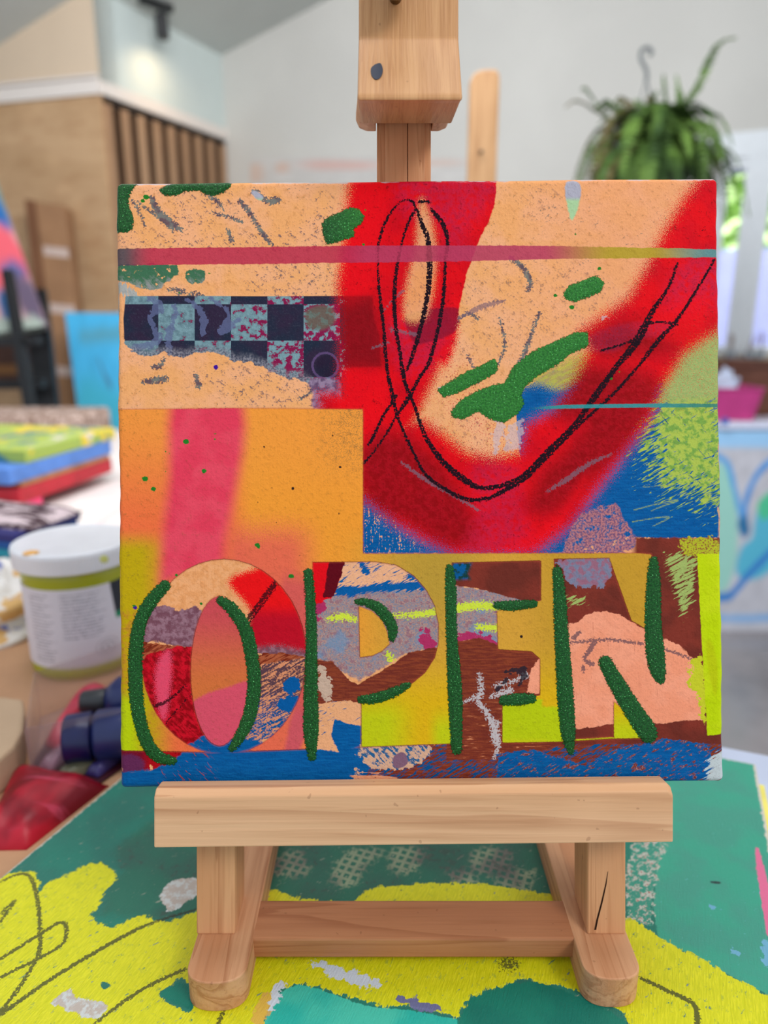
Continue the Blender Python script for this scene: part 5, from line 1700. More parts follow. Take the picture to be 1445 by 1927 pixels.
# pile of folded papers / boards left of the jar, patterned cloth on top
pc = on_z(38, 1112, zt1)
zz = zt1 + 0.0002
first = None
for i, (h_, c, nm) in enumerate(((0.016, srgb(110, 30, 50), 'dark red'), (0.014, srgb(120, 40, 120), 'purple'), (0.013, srgb(14, 14, 18), 'black'), (0.013, srgb(30, 150, 170), 'teal'), (0.009, srgb(20, 80, 150), 'blue'), (0.012, srgb(44, 44, 110), 'navy'))):
    mm_ = plain('pad_' + nm.replace(' ', '_'), c, 0.5, 0.06, 30)
    off = (0, 0.003, -0.002, 0.001, -0.003, 0.002)[i]
    d_ = Vector((0.30, 0.95, 0)).normalized()
    s_ = Vector((-0.95, 0.30, 0)).normalized()
    v, f = obox(Vector((pc.x + off, pc.y, zz)), s_ * 0.20, d_ * 0.125, UPZ * h_)
    o = mesh('paper_pad', v, f, mm_, bevel=0.0015)
    place = {0: 'lowest of the pile left of the jar', 5: 'topmost of the pile left of the jar'}.get(i, 'in the pile left of the jar')
    tag(o, '%s pad of papers, %s' % (nm, place), 'pad', 'pads piled left of the jar')
    zz += h_ + 0.0002
g = G('zebra_cloth')
vv = g.coord()
w_ = g.noise(g.mapv(vv, scale=(1.2, 4, 1)), 14, 3, 0.6, 1.2)
g.bump(w_, 0.004, 0.5)
g.out(g.mix(g.step(w_, 0.48, 0.53), srgb(66, 44, 52), srgb(206, 186, 190)), 0.8, 0.2)
d_ = Vector((0.30, 0.95, 0)).normalized(); s_ = Vector((-0.95, 0.30, 0)).normalized()
q = Vector((pc.x, pc.y, zz))
o = pillow('patterned_cloth', [q - s_ * 0.012 + d_ * 0.02, q - s_ * 0.008 + d_ * 0.125, q + s_ * 0.20 + d_ * 0.125, q + s_ * 0.20 + d_ * 0.02], 0.013, g.m, seed=9)
tag(o, 'dark and pale patterned cloth folded on the pile left of the jar', 'cloth')

# ------------------------------------------------------------------ canvases stacked on the far table
near = on_z(42, 972, ZT)
right = on_z(214, 906, ZT)
sd_ = (right - near)
sdn = sd_.normalized()
lf = Vector((-sdn.y, sdn.x, 0))
if lf.x > 0: lf = -lf
zz = ZT + 0.0003
def stack_box(name, h, mat, off, label, L=1.0, W=0.42):
    global zz
    c = near + sdn * off
    c = Vector((c.x, c.y, zz))
    v, f = obox(c, sdn * (sd_.length * L), lf * W, UPZ * h)
    o = mesh(name, v, f, mat, bevel=0.002)
    tag(o, label, 'canvas', 'canvases stacked on the far table')
    zz += h + 0.0003
    return o
stack_box('stacked_canvas', 0.022, plain('hot_pink_edge', srgb(240, 70, 120), 0.5, 0.1, 14), -0.03, 'small canvas with hot pink edge at the bottom of the stack', 0.30)
stack_box('stacked_canvas', 0.030, plain('red_edge', srgb(186, 34, 48), 0.5, 0.12, 12), 0.0, 'canvas with red painted edges, second from the bottom of the stack', 1.0)
stack_box('stacked_canvas', 0.010, plain('ochre_edge', srgb(170, 120, 80), 0.5, 0.2, 12), 0.01, 'thin brownish canvas between the red and the blue one', 0.95)
stack_box('stacked_canvas', 0.030, plain('blue_edge', srgb(88, 132, 206), 0.5, 0.1, 12), -0.02, 'canvas with pale blue painted edges under the top canvas', 1.08)
g = G('stack_top_paint')
vv = g.coord()
w1 = g.noise(vv, 9, 3, 0.6, 0.8)
w2 = g.noise(g.mapv(vv, loc=(5, 2, 0)), 13, 3, 0.6, 0.8)
cc = g.mix(g.step(w1, 0.42, 0.5), srgb(60, 120, 130), srgb(160, 180, 84))
cc = g.mix(g.step(w2, 0.55, 0.62), cc, srgb(226, 196, 50))
cc = g.mix(g.step(w1, 0.64, 0.68), cc, srgb(206, 196, 186))
g.out(cc, 0.5, 0.3)
stack_box('stacked_canvas', 0.024, g.m, 0.03, 'canvas painted green and yellow on top of the stack', 0.98)

# white paper with a pink line on the far table
ps = [on_z(x, y, ZT + 0.0003) for x, y in ((60, 1000), (150, 940), (330, 930), (330, 1010))]
m_pw = plain('cream_sheet', srgb(232, 220, 214), 0.7, 0.02, 10)
v, f = prism(ps, (0, 0, 0.0008))
sh = tag(mesh('paper_sheet', v, f, m_pw), 'cream paper sheet with a pink line lying behind the jar', 'paper')
g = G('pink_line'); g.out(srgb(226, 140, 160), 0.6, 0.2)
a, b = on_z(182, 985, ZT + 0.0012), on_z(222, 962, ZT + 0.0012)
v, f = obox(a, b - a, Vector((0.004, 0.010, 0)), UPZ * 0.0003)
tag(mesh('pink_mark', v, f, g.m, sh), 'pink painted line')

# woven box behind the stack
g = G('woven_sisal')
vv = g.coord()
w_ = g.noise(vv, 60, 3, 0.7)
g.bump(w_, 0.004, 0.8)
g.out(g.mix(g.step(w_, 0.42, 0.6), srgb(128, 104, 92), srgb(196, 172, 160)), 0.9, 0.1)
wb0 = on_z(155, 842, ZT)
v, f = boxv(wb0.x - 0.62, wb0.x, wb0.y + 0.02, wb0.y + 0.24, ZT + 0.0003, ZT + 0.088)
o = mesh('woven_basket', v, f, g.m, bevel=0.012)
tag(o, 'low woven fibre box standing behind the stacked canvases', 'basket')
# rounded chair back right of the woven box
r = empty('lounge_chair', Vector((-0.9, 2.70, 0)))
tag(r, 'grey-blue chair with curved wooden rim behind the far table', 'chair')
m_fab = plain('chair_fabric', srgb(86, 96, 120), 0.8, 0.06, 40)
m_rim = wood('chair_rim', srgb(126, 90, 70), srgb(100, 70, 52), 0)
cx, cy = -0.80, 2.76
arc = [Vector((cx + 0.32 * math.cos(t), cy + 0.10 * math.sin(t), 0.745 + 0.10 * math.sin(t))) for t in np.linspace(0.0, math.pi, 15)]
v, f = tube(arc, 0.018, 10)
mesh('rim', v, f, m_rim, r, smooth_=True)
v, f = prism([p + Vector((0, 0, -0.004)) for p in arc] + [Vector((cx - 0.30, cy, 0.45)), Vector((cx + 0.30, cy, 0.45))], (0, 0.04, 0))
mesh('backrest', v, f, m_fab, r)
v, f = boxv(cx - 0.30, cx + 0.30, cy - 0.45, cy, 0.38, 0.46)
mesh('seat', v, f, m_fab, r, bevel=0.02)
for sx in (-0.27, 0.25):
    for sy in (-0.43, -0.02):
        v, f = boxv(cx + sx, cx + sx + 0.03, cy + sy, cy + sy + 0.03, 0, 0.38)
        mesh('leg', v, f, m_rim, r)

# turquoise canvas, leaning
def quad_at(pts, ds):
    return [at(x, y, d) for (x, y), d in zip(pts, ds)]


tq = quad_at([(122, 588), (300, 590), (315, 800), (150, 797)], (3.10, 3.10, 3.12, 3.12))
dn = (tq[3] - tq[0]); dn2 = (tq[2] - tq[1])
kk = (tq[3].z) / (tq[0].z - tq[3].z)
br_ = tq[2] + dn2 * (tq[2].z / (tq[1].z - tq[2].z)) * 0.999
bl_ = tq[3] + dn * kk * 0.999
hf = (tq[0].z - tq[3].z) / tq[0].z
o = painted('turquoise_canvas', tq[0], tq[1], br_, bl_, 0.03, [
    ('blob', [(0.0, hf * .75), (0.5, hf * .7), (1.0, hf * .75), (1.0, 1), (0, 1)], srgb(64, 170, 196), 0.06),
    ('line', [(.15, hf * .22), (.3, hf * .20), (.55, hf * .18)], srgb(84, 150, 170), 0.03, 0.02),
    ('line', [(.30, hf * .42), (.34, hf * .55), (.40, hf * .66)], srgb(72, 120, 150), 0.012, 0.012)], srgb(72, 178, 226))
tag(o, 'bright turquoise canvas standing against the cardboard by the rack panel', 'canvas')

# flattened cardboard boxes with tape
m_card = plain('cardboard', srgb(150, 112, 82), 0.8, 0.05, 8, 0.15)
m_card2 = plain('cardboard_edge', srgb(112, 76, 54), 0.8, 0.05, 8, 0.15)
m_tape = plain('packing_tape', srgb(190, 168, 158), 0.4, 0.03, 20)
r = empty('cardboard_box', at(110, 780, 3.1))
dC = 3.35
zb_ = 0.0
A1, A2 = at(66, 378, dC), at(122, 385, dC)
bz1, bz2 = at(112, 780, 3.33), at(165, 780, 3.33)
def ext0(a, b):
    return a + (b - a) * (a.z / (a.z - b.z))
B1, B2 = ext0(A1, bz1), ext0(A2, bz2)
r.location = Vector(((B1.x + B2.x) / 2, (B1.y + B2.y) / 2, 0))
nrm = (A2 - A1).cross(B1 - A1).normalized()
if nrm.y < 0: nrm = -nrm
v, f = hexa([B1, B2, A2, A1, B1 + nrm * 0.09, B2 + nrm * 0.09, A2 + nrm * 0.09, A1 + nrm * 0.09])
mesh('box_front', v, f, m_card, r, bevel=0.004)
lx = (A1 - A2).normalized()
v, f = hexa([B1 + lx * 0.06, B1, A1, A1 + lx * 0.05, B1 + nrm * 0.05 + lx * .06, B1 + nrm * 0.05, A1 + nrm * 0.05, A1 + nrm * 0.05 + lx * .05])
tag(mesh('box_flap', v, f, m_card2, r), 'darker side flap')
for y0_, xo0, xo1 in ((462, 0.1, 0.95), (570, 0.1, 0.95), (688, 0.1, 0.95)):
    t0 = (y0_ - 378) / (780 - 378)
    tt = 0
    # find parameter along the edge whose image row is y0_
    best = min(np.linspace(0, 1, 400), key=lambda q: abs((963.5 - F * ((A1 + (B1 - A1) * q - CAM).dot(UP)) / ((A1 + (B1 - A1) * q - CAM).dot(FWD))) - y0_))
    L_ = A1 + (B1 - A1) * best
    R_ = A2 + (B2 - A2) * best
    w_ = (R_ - L_)
    dwn = (B1 - A1).normalized() * 0.045
    v, f = obox(L_ + w_ * xo0 - nrm * 0.0012, w_ * (xo1 - xo0), nrm * 0.001, dwn)
    tag(mesh('tape', v, f, m_tape, r), 'strip of pale packing tape')
tag(r, 'tall brown cardboard box closed with strips of pale tape beside the turquoise canvas', 'box')

# big painting on a black easel at the far left
pq = quad_at([(-150, 330), (0, 345), (88, 600), (-70, 632)], (2.2, 2.25, 2.1, 2.05))
pq = [at(-190, 250, 2.60), at(-22, 300, 2.63), at(88, 612, 2.50), at(-90, 640, 2.46)]
o = painted('abstract_painting', pq[0], pq[1], pq[2], pq[3], 0.03, [
    ('blob', [(.55, .0), (1, 0), (1, .35), (.8, .3)], srgb(110, 130, 124), 0.04),
    ('blob', [(.8, .18), (.95, .25), (.98, .42), (.88, .45), (.8, .35)], srgb(30, 90, 150), 0.04),
    ('blob', [(.55, .45), (.8, .40), (1.0, .5), (1.0, .72), (.8, .78), (.5, .75)], srgb(206, 84, 96), 0.05),
    ('blob', [(.70, .66), (.9, .62), (.98, .7), (.85, .78)], srgb(84, 84, 130), 0.05),
    ('blob', [(.6, .82), (.72, .80), (.78, .93), (.6, .97)], srgb(40, 96, 150), 0.03),
    ('blob', [(.78, .75), (1, .72), (1, 1), (.86, 1)], srgb(90, 76, 96), 0.05),
    ('blob', [(.3, .94), (.9, .94), (.9, 1.02), (.3, 1.02)], srgb(150, 160, 150), 0.02)], srgb(190, 150, 150), rag=0.12)
tag(o, 'large pink and blue abstract painting leaning on a black easel at the left edge', 'painting')
r = empty('black_easel', Vector((pq[3].x + 0.15, pq[3].y + 0.2, 0)))
tag(r, 'black studio easel carrying the pink and blue painting', 'easel')
def bar(a, b, w, d):
    t = (b - a).normalized()
    s = t.cross(Vector((0, 1, 0.01))).normalized()
    q = s.cross(t).normalized()
    c = a - s * w / 2 - q * d / 2
    return obox(c, s * w, q * d, b - a)
def down(a, b):
    return a + (b - a) * (a.z / (a.z - b.z)) * 0.9999
a = at(14, 510, 2.43); b = at(58, 775, 2.42)
v, f = bar(a, down(a, b), 0.032, 0.03); mesh('front_leg', v, f, m_blk, r)
a = at(66, 548, 2.64); b = at(92, 775, 2.62)
v, f = bar(a, down(a, b), 0.078, 0.03); mesh('mast', v, f, m_blk, r)
a = at(-60, 645, 2.44); b = at(75, 640, 2.44)
v, f = bar(a, b, 0.03, 0.04); mesh('tray', v, f, m_blk, r)
a = at(-40, 724, 2.54); b = at(82, 722, 2.54)
v, f = bar(a, b, 0.03, 0.04); mesh('brace', v, f, m_blk, r)
# low brown shelf behind the easel
r = empty('low_shelf', Vector((-1.75, 3.1, 0)))
tag(r, 'dark brown low shelf seen under the left painting', 'shelf')
m_sh = plain('brown_shelf', srgb(84, 44, 22), 0.5, 0.1, 5)
m_amb = plain('amber_wood', srgb(140, 90, 36), 0.5, 0.1, 5)
s0 = at(-80, 640, 2.80); s1 = at(52, 640, 2.80)
ya = s0.y
zs_ = lambda py: on_y(30, py, ya).z
v, f = boxv(s0.x, s1.x, ya, ya + 0.22, zs_(722), zs_(640) + 0.03)
mesh('upper_box', v, f, m_sh, r)
v, f = boxv(s0.x, s1.x, ya - 0.012, ya - 0.001, zs_(704), zs_(686))
mesh('front_strip', v, f, m_amb, r)
v, f = boxv(s0.x, s1.x, ya + 0.02, ya + 0.20, 0, zs_(724))
mesh('lower_box', v, f, m_ply, r)

# ------------------------------------------------------------------ fern on its stand by the back wall
def build_fern():
    rs = random.Random(11)
    d = 2.35
    base = at(1228, 318, d)
    r = empty('hanging_fern', base)
    tag(r, 'bushy green fern in a hanging pot with wire hook, right of the spare easel mast', 'plant')
    mp = plain('pot_plastic', srgb(60, 66, 50), 0.5, 0.05)
    gl = G('fern_leaf')
    vv = gl.coord()
    n = gl.noise(vv, 9, 3)
    cc = gl.mix(gl.step(n, 0.35, 0.65), srgb(44, 68, 28), srgb(98, 128, 56))
    gl.out(cc, 0.6, 0.2)
    gb = G('fern_brown')
    n = gb.noise(gb.coord(), 12, 3)
    gb.out(gb.mix(gb.step(n, 0.4, 0.6), srgb(72, 74, 38), srgb(104, 90, 56)), 0.7, 0.2)
    pc = base + Vector((0, 0, -0.03))
    v, f = lathe([(0.085, -0.16), (0.115, 0.0), (0.122, 0.0), (0.122, 0.012), (0.105, 0.012), (0.104, 0.0), (0.03, -0.002)], pc, 32)
    mesh('pot', v, f, mp, r, smooth_=False)
    # wires and hook
    hk = at(1216, 150, d)
    mw = plain('hook_plastic', srgb(92, 96, 98), 0.4, 0.03)
    for k in range(3):
        a = 2 * math.pi * k / 3 + 0.5
        v, f = tube([pc + Vector((0.118 * math.cos(a), 0.118 * math.sin(a), 0.0)), hk], 0.0022, 6)
        mesh('wire', v, f, mw, r)
    hp_ = [at(x, y, d) for x, y in ((1216, 152), (1217, 138), (1213, 125), (1206, 112), (1206, 99), (1212, 91), (1222, 91), (1226, 98), (1223, 104))]
    v, f = tube([Vector(q) for q in smooth([tuple(q) for q in hp_], 4)], 0.0065, 8)
    mesh('hook', v, f, mw, r, smooth_=True)
    def frond(p0, pts, width, seed):
        rr = random.Random(seed)
        cps = smooth([tuple(p0)] + [tuple(q) for q in pts], 8)
        cps = [Vector(q) for q in cps]
        V, Fc = [], []
        m = len(cps)
        tv, tf = tube(cps, 0.0016, 5)
        side0 = None
        for i in range(1, m - 1):
            t = (cps[i + 1] - cps[i - 1]).normalized()
            nrm = Vector((0, 0, 1)) - t * t.z
            if nrm.length < 0.2: nrm = Vector((0, -1, 0)) - t * -t.y
            nrm.normalize()
            sd = t.cross(nrm).normalized()
            u = i / (m - 1)
            w = width * (math.sin(math.pi * min(1, u * 0.95 + 0.08)) ** 0.6) * rr.uniform(0.8, 1.1)
            for sg in (-1, 1):
                for q in (0, 0.5):
                    c = cps[i] + (cps[i + 1] - cps[i]) * q
                    tip = c + sd * sg * w + t * w * 0.35 - nrm * w * rr.uniform(-0.1, 0.5)
                    b = len(V)
                    hw = 0.0042
                    mid = c + (tip - c) * 0.5 + nrm * 0.003
                    V += [c - t * hw * 0.7, c + t * hw * 0.7, mid + t * hw, tip, mid - t * hw]
                    Fc += [(b, b + 1, b + 2, b + 4), (b + 4, b + 2, b + 3)]
        n0 = len(V)
        V += tv
        Fc += [tuple(i + n0 for i in q) for q in tf]
        return V, Fc
    top = pc + Vector((0, 0, 0.005))
    nf = 0
    for k in range(110):
        a = rs.uniform(0, 2 * math.pi)
        el = rs.uniform(0.1, 1.5)
        L = rs.uniform(0.14, 0.30)
        dr = Vector((math.cos(a), math.sin(a), 0))
        droop = rs.uniform(0.06, 0.22)
        p1 = top + dr * L * 0.42 * math.cos(el) + UPZ * (L * 0.5 * math.sin(el) + 0.05)
        p2 = top + dr * L * 0.85 * math.cos(el * 0.7) + UPZ * (L * 0.62 * math.sin(el))
        p3 = top + dr * (L * 1.0 * math.cos(el * 0.7) + 0.02) + UPZ * (L * 0.5 * math.sin(el) - droop)
        q0 = top + dr * 0.03
        v, f = frond(q0, [p1, p2, p3], rs.uniform(0.024, 0.042), k)
        mesh('frond', v, f, gl.m if k % 11 else gb.m, r)
    for k in range(26):
        px = rs.uniform(1130, 1330)
        py = rs.uniform(170, 225) + abs(px - 1235) * 0.18
        tip = at(px, py, d + rs.uniform(-0.12, 0.12))
        md = (top + tip) * 0.5 + Vector((rs.uniform(-.02, .02), 0, 0.04))
        v, f = frond(top, [md, tip, tip + Vector(((px - 1235) * 0.0004, 0, -0.02))], rs.uniform(0.012, 0.024), 900 + k)
        mesh('frond', v, f, gl.m if k % 3 else gb.m, r)
    # the long frond reaching up to the right, two thin ones left
    pr_ = [(1260, 250), (1290, 200), (1318, 150), (1340, 100), (1358, 78), (1385, 72)]
    v, f = frond(top, [at(x, y, d - 0.03) for x, y in pr_], 0.024, 500)
    mesh('frond', v, f, gl.m, r)
    for pr_, w in ((((1180, 260), (1130, 205), (1105, 170), (1095, 168)), 0.018), (((1170, 250), (1120, 208), (1085, 190), (1064, 202)), 0.012), (((1190, 240), (1170, 205), (1160, 190)), 0.016), (((1260, 240), (1252, 180), (1248, 140)), 0.014), (((1270, 240), (1278, 180), (1272, 142)), 0.016), (((1290, 250), (1330, 240), (1352, 262), (1362, 300)), 0.020), (((1270, 220), (1300, 180), (1315, 152)), 0.018), (((1210, 240), (1226, 190), (1236, 172)), 0.016)):
        v, f = frond(top, [at(x, y, d - 0.02) for x, y in pr_], w, int(pr_[0][0]))
        mesh('frond', v, f, gl.m if w > 0.013 else gb.m, r)
    # plant stand
    s = empty('plant_stand', Vector((pc.x, pc.y, 0)))
    tag(s, 'slim wooden plant stand hidden mostly behind the canvas, under the fern', 'stand')
    zt_ = pc.z - 0.161
    v, f = lathe([(0.12, 0), (0.12, 0.02)], Vector((pc.x, pc.y, zt_ - 0.02)), 24)
    mesh('stand_top', v, f, m_leg, s)
    for k in range(3):
        a = 2 * math.pi * k / 3
        v, f = tube([Vector((pc.x + 0.07 * math.cos(a), pc.y + 0.07 * math.sin(a), zt_ - 0.02)), Vector((pc.x + 0.13 * math.cos(a), pc.y + 0.13 * math.sin(a), 0.0))], 0.011, 8)
        mesh('leg', v, f, m_leg, s)


build_fern()

# ------------------------------------------------------------------ spare floor easel behind the canvas
def build_spare():
    d = 1.30
    mw = wood('spare_mast_wood', srgb(196, 152, 108), srgb(178, 134, 90), 2)
    x0 = (886 - 722.5) / F * d; x1 = (941 - 722.5) / F * d
    t0 = at(913, 130, d)
    r = empty('floor_easel', Vector((t0.x, t0.y - 0.05, 0)))
    tag(r, 'plain pine easel mast with rounded top rising behind the canvas', 'easel')
    w = (x1 - x0) / 2
    cxm = (x0 + x1) / 2
    lean = 0.02
    prof = [(cxm - w, 0.0), (cxm + w, 0.0), (cxm + w, t0.z - 0.014), (cxm + w - 0.004, t0.z - 0.002), (cxm + w - 0.012, t0.z), (cxm - w + 0.020, t0.z - 0.001), (cxm - w + 0.006, t0.z - 0.007), (cxm - w, t0.z - 0.018)]
    poly = [Vector((x, t0.y - (t0.z - z) * lean, z)) for x, z in prof]
    v, f = prism(poly, (0, 0.028, 0))
    mesh('mast', v, f, mw, r, bevel=0.002)
    q = on_y(905, 286, t0.y - 0.006)
    v, f = lathe([(0.0035, 0), (0.0035, 0.004), (0.001, 0.005)], q, 12, Vector((0, -1, 0)))
    tag(mesh('screw', v, f, m_blk, r), 'small dark screw')
    v, f = boxv(cxm - 0.22, cxm + 0.22, t0.y - 0.035 - t0.z * lean, t0.y - 0.004 - t0.z * lean, 0.0, 0.05)
    mesh('foot_bar', v, f, mw, r)
    v, f = boxv(cxm - 0.02, cxm + 0.02, t0.y - 0.2, t0.y + 0.45, 0.051, 0.09)
    mesh('base_bar', v, f, mw, r)


build_spare()

# ------------------------------------------------------------------ faint paper frieze on the back wall
def bw(px, py, off=0.003):
    return on_plane(px, py, P2 - DS * off, DS)
o = painted('paper_strip', bw(470, 296), bw(880, 296), bw(880, 345), bw(470, 345), 0.0015, [
    ('blob', [(.14, .25), (.19, .2), (.19, .55), (.14, .55)], srgb(206, 178, 164), 0.03),
    ('blob', [(.28, .15), (.40, .10), (.60, .2), (.58, .45), (.30, .45)], srgb(208, 176, 168), 0.08),
    ('blob', [(.70, .1), (.95, .1), (.95, .3), (.7, .35)], srgb(204, 184, 174), 0.08),
    ('blob', [(.0, .3), (.06, .3), (.06, .9), (.0, .9)], srgb(206, 182, 168), 0.04)], srgb(206, 202, 198))
tag(o, 'pale paper strip with faint pink smudges on the back wall behind the mast', 'paper')

# ------------------------------------------------------------------ right side: cabinet, bin, blue painting
zcab = 1.085
cs = ws0 - 0.25
r_c = P2 + DB * cs - DS * 0.25
cab = empty('wooden_cabinet', r_c + DB * 0.8 + DS * 0.2)
tag(cab, 'dark brown wooden cabinet under the window', 'cabinet')
m_cab = wood('cabinet_wood', srgb(122, 76, 58), srgb(98, 58, 44), 0, 0, 0.4, 0.3, 10)
v, f = obox(r_c + UPZ * 0.06, DB * 1.2, DS * 0.22, UPZ * (zcab - 0.09))
mesh('body', v, f, m_cab, cab)
v, f = obox(r_c - DS * 0.015 - DB * 0.01 + UPZ * (zcab - 0.03), DB * 1.22, DS * 0.245, UPZ * 0.03)
mesh('top', v, f, m_cab, cab)
v, f = obox(r_c + DS * 0.03 + DB * 0.02, DB * 1.16, DS * 0.18, UPZ * 0.06)
mesh('plinth', v, f, m_cab, cab)
# brush jars on the cabinet top: thin handles against the window
mj = plain('jar_glass', srgb(150, 160, 170), 0.15, 0.05)
for i, px in enumerate((1376, 1412, 1432)):
    q = on_plane(px, 650, r_c + DS * 0.15, DS)
    q.z = zcab + 0.0005
    r = empty('brush_jar', q)
    tag(r, ('small grey jar holding brushes on the cabinet, nearest the canvas', 'small grey jar holding brushes in the middle of the cabinet row', 'small grey jar holding brushes at the right of the cabinet row')[i], 'jar', 'brush jars on the cabinet')
    v, f = lathe([(0.016, 0), (0.018, 0.002), (0.018, 0.030), (0.016, 0.031)], q, 20)
    mesh('jar_body', v, f, mj, r)
    rs = random.Random(i)
    for k in range(3):
        b = q + Vector((rs.uniform(-.01, .01), rs.uniform(-.01, .01), 0.025))
        t = b + Vector((rs.uniform(-.02, .02), rs.uniform(-.02, .02), rs.uniform(0.05, 0.10)))
        v, f = tube([b, t], 0.0022, 6)
        mesh('brush', v, f, m_cab, r)

# work counter with the blue painting leaning on it
zk = 0.855
zk = on_y(1400, 795, 2.82).z
ct = empty('white_counter', Vector((1.5, 2.92, 0)))
tag(ct, 'white-topped work counter behind the blue painting at right', 'counter')
m_wt = plain('counter_white', srgb(222, 220, 234), 0.4, 0.02)
v, f = boxv(1.2, 1.78, 2.83, 3.02, zk - 0.03, zk)
mesh('worktop', v, f, m_wt, ct, bevel=0.004)
for x_ in (1.21, 1.73):
    for y_ in (2.84, 2.97):
        v, f = boxv(x_, x_ + 0.04, y_, y_ + 0.04, 0, zk - 0.03)
        mesh('leg', v, f, m_leg, ct)
# magenta bin with tissue
kb = on_z(1392, 792, zk)
r = empty('magenta_bin', Vector((kb.x, kb.y + 0.1, zk + 0.0005)))
tag(r, 'magenta plastic bin on the white counter', 'bin')
mg = plain('magenta_plastic', srgb(196, 62, 130), 0.35, 0.05)
def tub(c, w0, w1, d0_, d1_, h, t):
    def rc(w, d, z): return [c + Vector((sx * w, sy * d, z)) for sx, sy in ((-1, -1), (1, -1), (1, 1), (-1, 1))]
    R = [rc(w0, d0_, 0), rc(w1, d1_, h), rc(w1 + 0.006, d1_ + 0.006, h), rc(w1 + 0.006, d1_ + 0.006, h + 0.006), rc(w1 - t, d1_ - t, h + 0.006), rc(w0 - t, d0_ - t, t)]
    V = [p for q in R for p in q]
    Fc = [(0, 3, 2, 1)] + [(i * 4 + j, i * 4 + (j + 1) % 4, (i + 1) * 4 + (j + 1) % 4, (i + 1) * 4 + j) for i in range(5) for j in range(4)] + [(20, 21, 22, 23)]
    return V, Fc
cbn = Vector((kb.x - 0.03, 2.93, zk + 0.0005))
v, f = tub(cbn, 0.085, 0.105, 0.06, 0.075, 0.125, 0.004)
mesh('tub', v, f, mg, r, bevel=0.002)
o = crumple('tissue', (cbn.x - 0.02, cbn.y, zk + 0.115), 0.055, 0.045, 0.075, plain('tissue_paper', srgb(206, 214, 236), 0.8, 0.03), 8)
tag(o, 'crumpled pale tissue sticking out of the magenta bin', 'tissue')
bb = on_z(1366, 800, zk)
v, f = lathe([(0.012, 0), (0.014, 0.002), (0.014, 0.022), (0.010, 0.025)], Vector((bb.x, bb.y + 0.012, zk + 0.0005)), 20)
o = tag(mesh('paint_pot', v, f, plain('blue_pot_plastic', srgb(40, 100, 190), 0.3, 0.05)), 'small bright blue paint pot in front of the magenta bin', 'pot')

# blue and white painting leaning on the counter front
yb_ = 2.60
tl2 = on_y(1300, 812, 2.63); tr2 = on_y(1500, 806, 2.63)
zt2 = tl2.z
bl2 = on_z(1262, 1180, 0.004); br2 = on_z(1500, 1180, 0.004)
wl_ = tl2.x - 0.45
zt2 = on_y(1400, 812, 2.79).z
TL = Vector((tl2.x, 2.79, zt2)); TR = Vector((tr2.x + 0.25, 2.79, zt2))
BR = Vector((TR.x, 2.745, 0.001)); BL = Vector((TL.x, 2.745, 0.001))
def uv2(px, py):
    n_ = (TR - TL).cross(BL - TL).normalized()
    q = on_plane(px, py, TL, n_)
    return ((q - TL).dot((TR - TL).normalized()) / (TR - TL).length, (q - TL).dot((BL - TL).normalized()) / (BL - TL).length)
L2 = lambda pts: [uv2(*q) for q in pts]
o = painted('blue_heart_painting', TL, TR, BR, BL, 0.035, [
    ('poly', L2([(1300, 800), (1520, 790), (1520, 842), (1300, 842)]), srgb(160, 206, 244), 0.02),
    ('blob', L2([(1356, 870), (1380, 900), (1388, 980), (1384, 1060), (1365, 1110), (1340, 1090), (1330, 900)]), srgb(160, 214, 200), 0.02),
    ('blob', L2([(1425, 960), (1460, 930), (1470, 1050), (1420, 1090), (1385, 1080), (1395, 1030), (1415, 1010)]), srgb(90, 186, 214), 0.02),
    ('blob', L2([(1425, 950), (1450, 925), (1460, 960), (1435, 980)]), srgb(80, 200, 150), 0.015),
    ('line', L2([(1340, 855), (1368, 872), (1382, 920), (1392, 960), (1398, 1000)]), srgb(96, 168, 226), 0.012, 0.016),
    ('line', L2([(1400, 1000), (1402, 950), (1415, 910), (1440, 875), (1470, 860)]), srgb(92, 160, 226), 0.012, 0.018),
    ('line', L2([(1399, 990), (1404, 950), (1420, 900), (1445, 880)]), srgb(56, 120, 196), 0.006, 0.004),
    ('blob', L2([(1388, 985), (1402, 970), (1410, 1000), (1400, 1012)]), srgb(30, 110, 160), 0.02),
    ('line', L2([(1350, 1124), (1375, 1120), (1405, 1085), (1440, 1050), (1480, 1010)]), srgb(62, 134, 206), 0.012, 0.022),
    ('line', L2([(1300, 1162), (1400, 1164), (1520, 1160)]), srgb(140, 184, 230), 0.02, 0.02)], srgb(206, 204, 212), n=110, rag=0.02)
tag(o, 'big white canvas with looping blue brush lines leaning against the counter', 'painting')

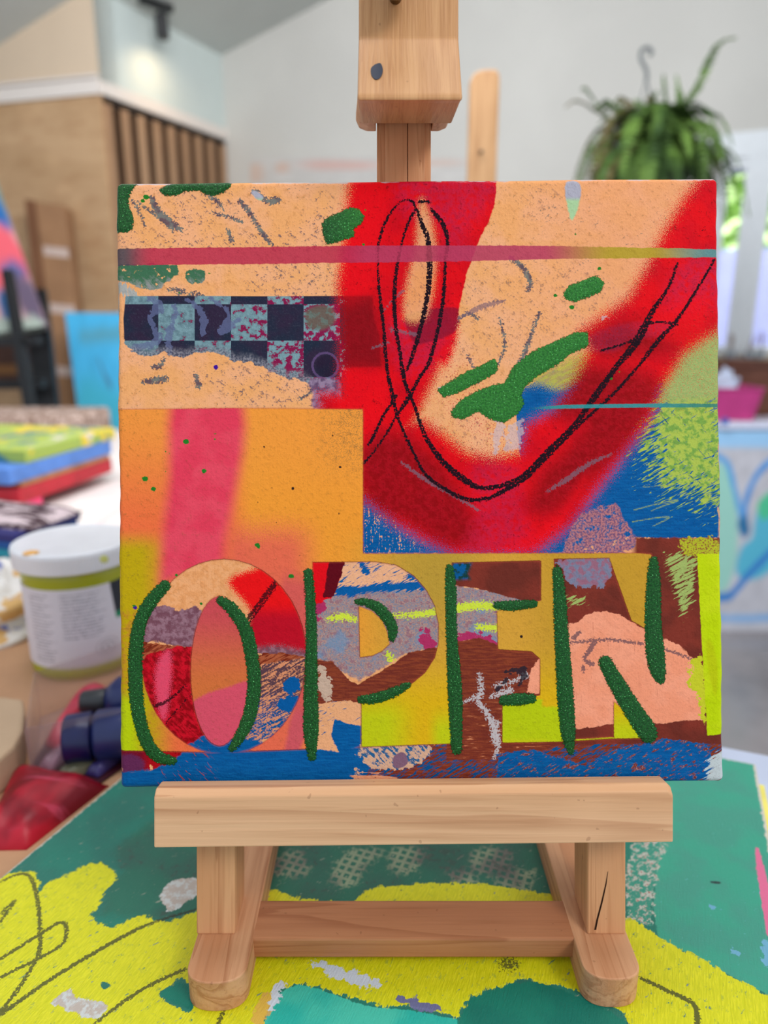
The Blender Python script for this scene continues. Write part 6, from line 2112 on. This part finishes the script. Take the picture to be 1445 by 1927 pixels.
# ------------------------------------------------------------------ outside the window
m_pat = plain('patio_stone', srgb(214, 210, 214), 0.8, 0.04, 3)
oc = P2 + DS * 0.3
v, f = obox(Vector((oc.x, oc.y, -0.12)) - DB * 1.0, DB * 8, DS * 7, UPZ * 0.1)
o = tag(mesh('patio', v, f, m_pat), kind='structure')
m_out = plain('pale_lavender_render', srgb(176, 180, 232), 0.8, 0.03, 3)
hw = bs(1340, 480)[0]
v, f = obox(Vector((oc.x, oc.y, -0.02)) + DB * (hw - 1.5) + DS * 2.2, DB * 5.0, DS * 0.2, UPZ * 1.78)
o = tag(mesh('garden_wall', v, f, m_out), 'pale lavender garden wall seen through the window', 'wall')
g = G('hedge_leaf')
nn = g.noise(g.coord(), 8, 3)
g.b.inputs['Transmission Weight'].default_value = 0.0
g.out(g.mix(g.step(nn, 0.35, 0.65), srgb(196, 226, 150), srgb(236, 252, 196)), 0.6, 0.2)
rs = random.Random(5)
V, Fc = [], []
hc = Vector((oc.x, oc.y, 0)) + DB * (hw + 0.8) + DS * 3.2
for k in range(5200):
    p = hc + DB * rs.uniform(-2.0, 2.2) + DS * rs.uniform(-0.25, 0.35) + UPZ * rs.uniform(0.2, 3.6)
    a = Vector((rs.gauss(0, 1), rs.gauss(0, 1), rs.gauss(0, 1))).normalized()
    b = a.orthogonal().normalized()
    c = a.cross(b)
    s = rs.uniform(0.05, 0.10)
    i = len(V)
    V += [p - b * s, p + c * s * 0.5, p + b * s, p - c * s * 0.5]
    Fc.append((i, i + 1, i + 2, i + 3))
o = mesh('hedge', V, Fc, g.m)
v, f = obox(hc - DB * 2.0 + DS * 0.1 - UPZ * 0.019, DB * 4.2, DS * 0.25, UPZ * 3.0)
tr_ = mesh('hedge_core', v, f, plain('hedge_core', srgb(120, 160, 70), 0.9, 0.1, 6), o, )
tag(o, 'tall sunlit green hedge beyond the garden wall', 'hedge')
al = area_light('outdoor_fill_light', tuple(Vector((oc.x, oc.y, 5.2)) + DB * (hw + 0.6) + DS * 0.9), tuple(hc + UPZ * 1.0 - DS * 0.6), 3.5, 1.2, 520, (1.0, 0.98, 0.92))  # added lamp in place of daylight, brightens hedge and garden wall
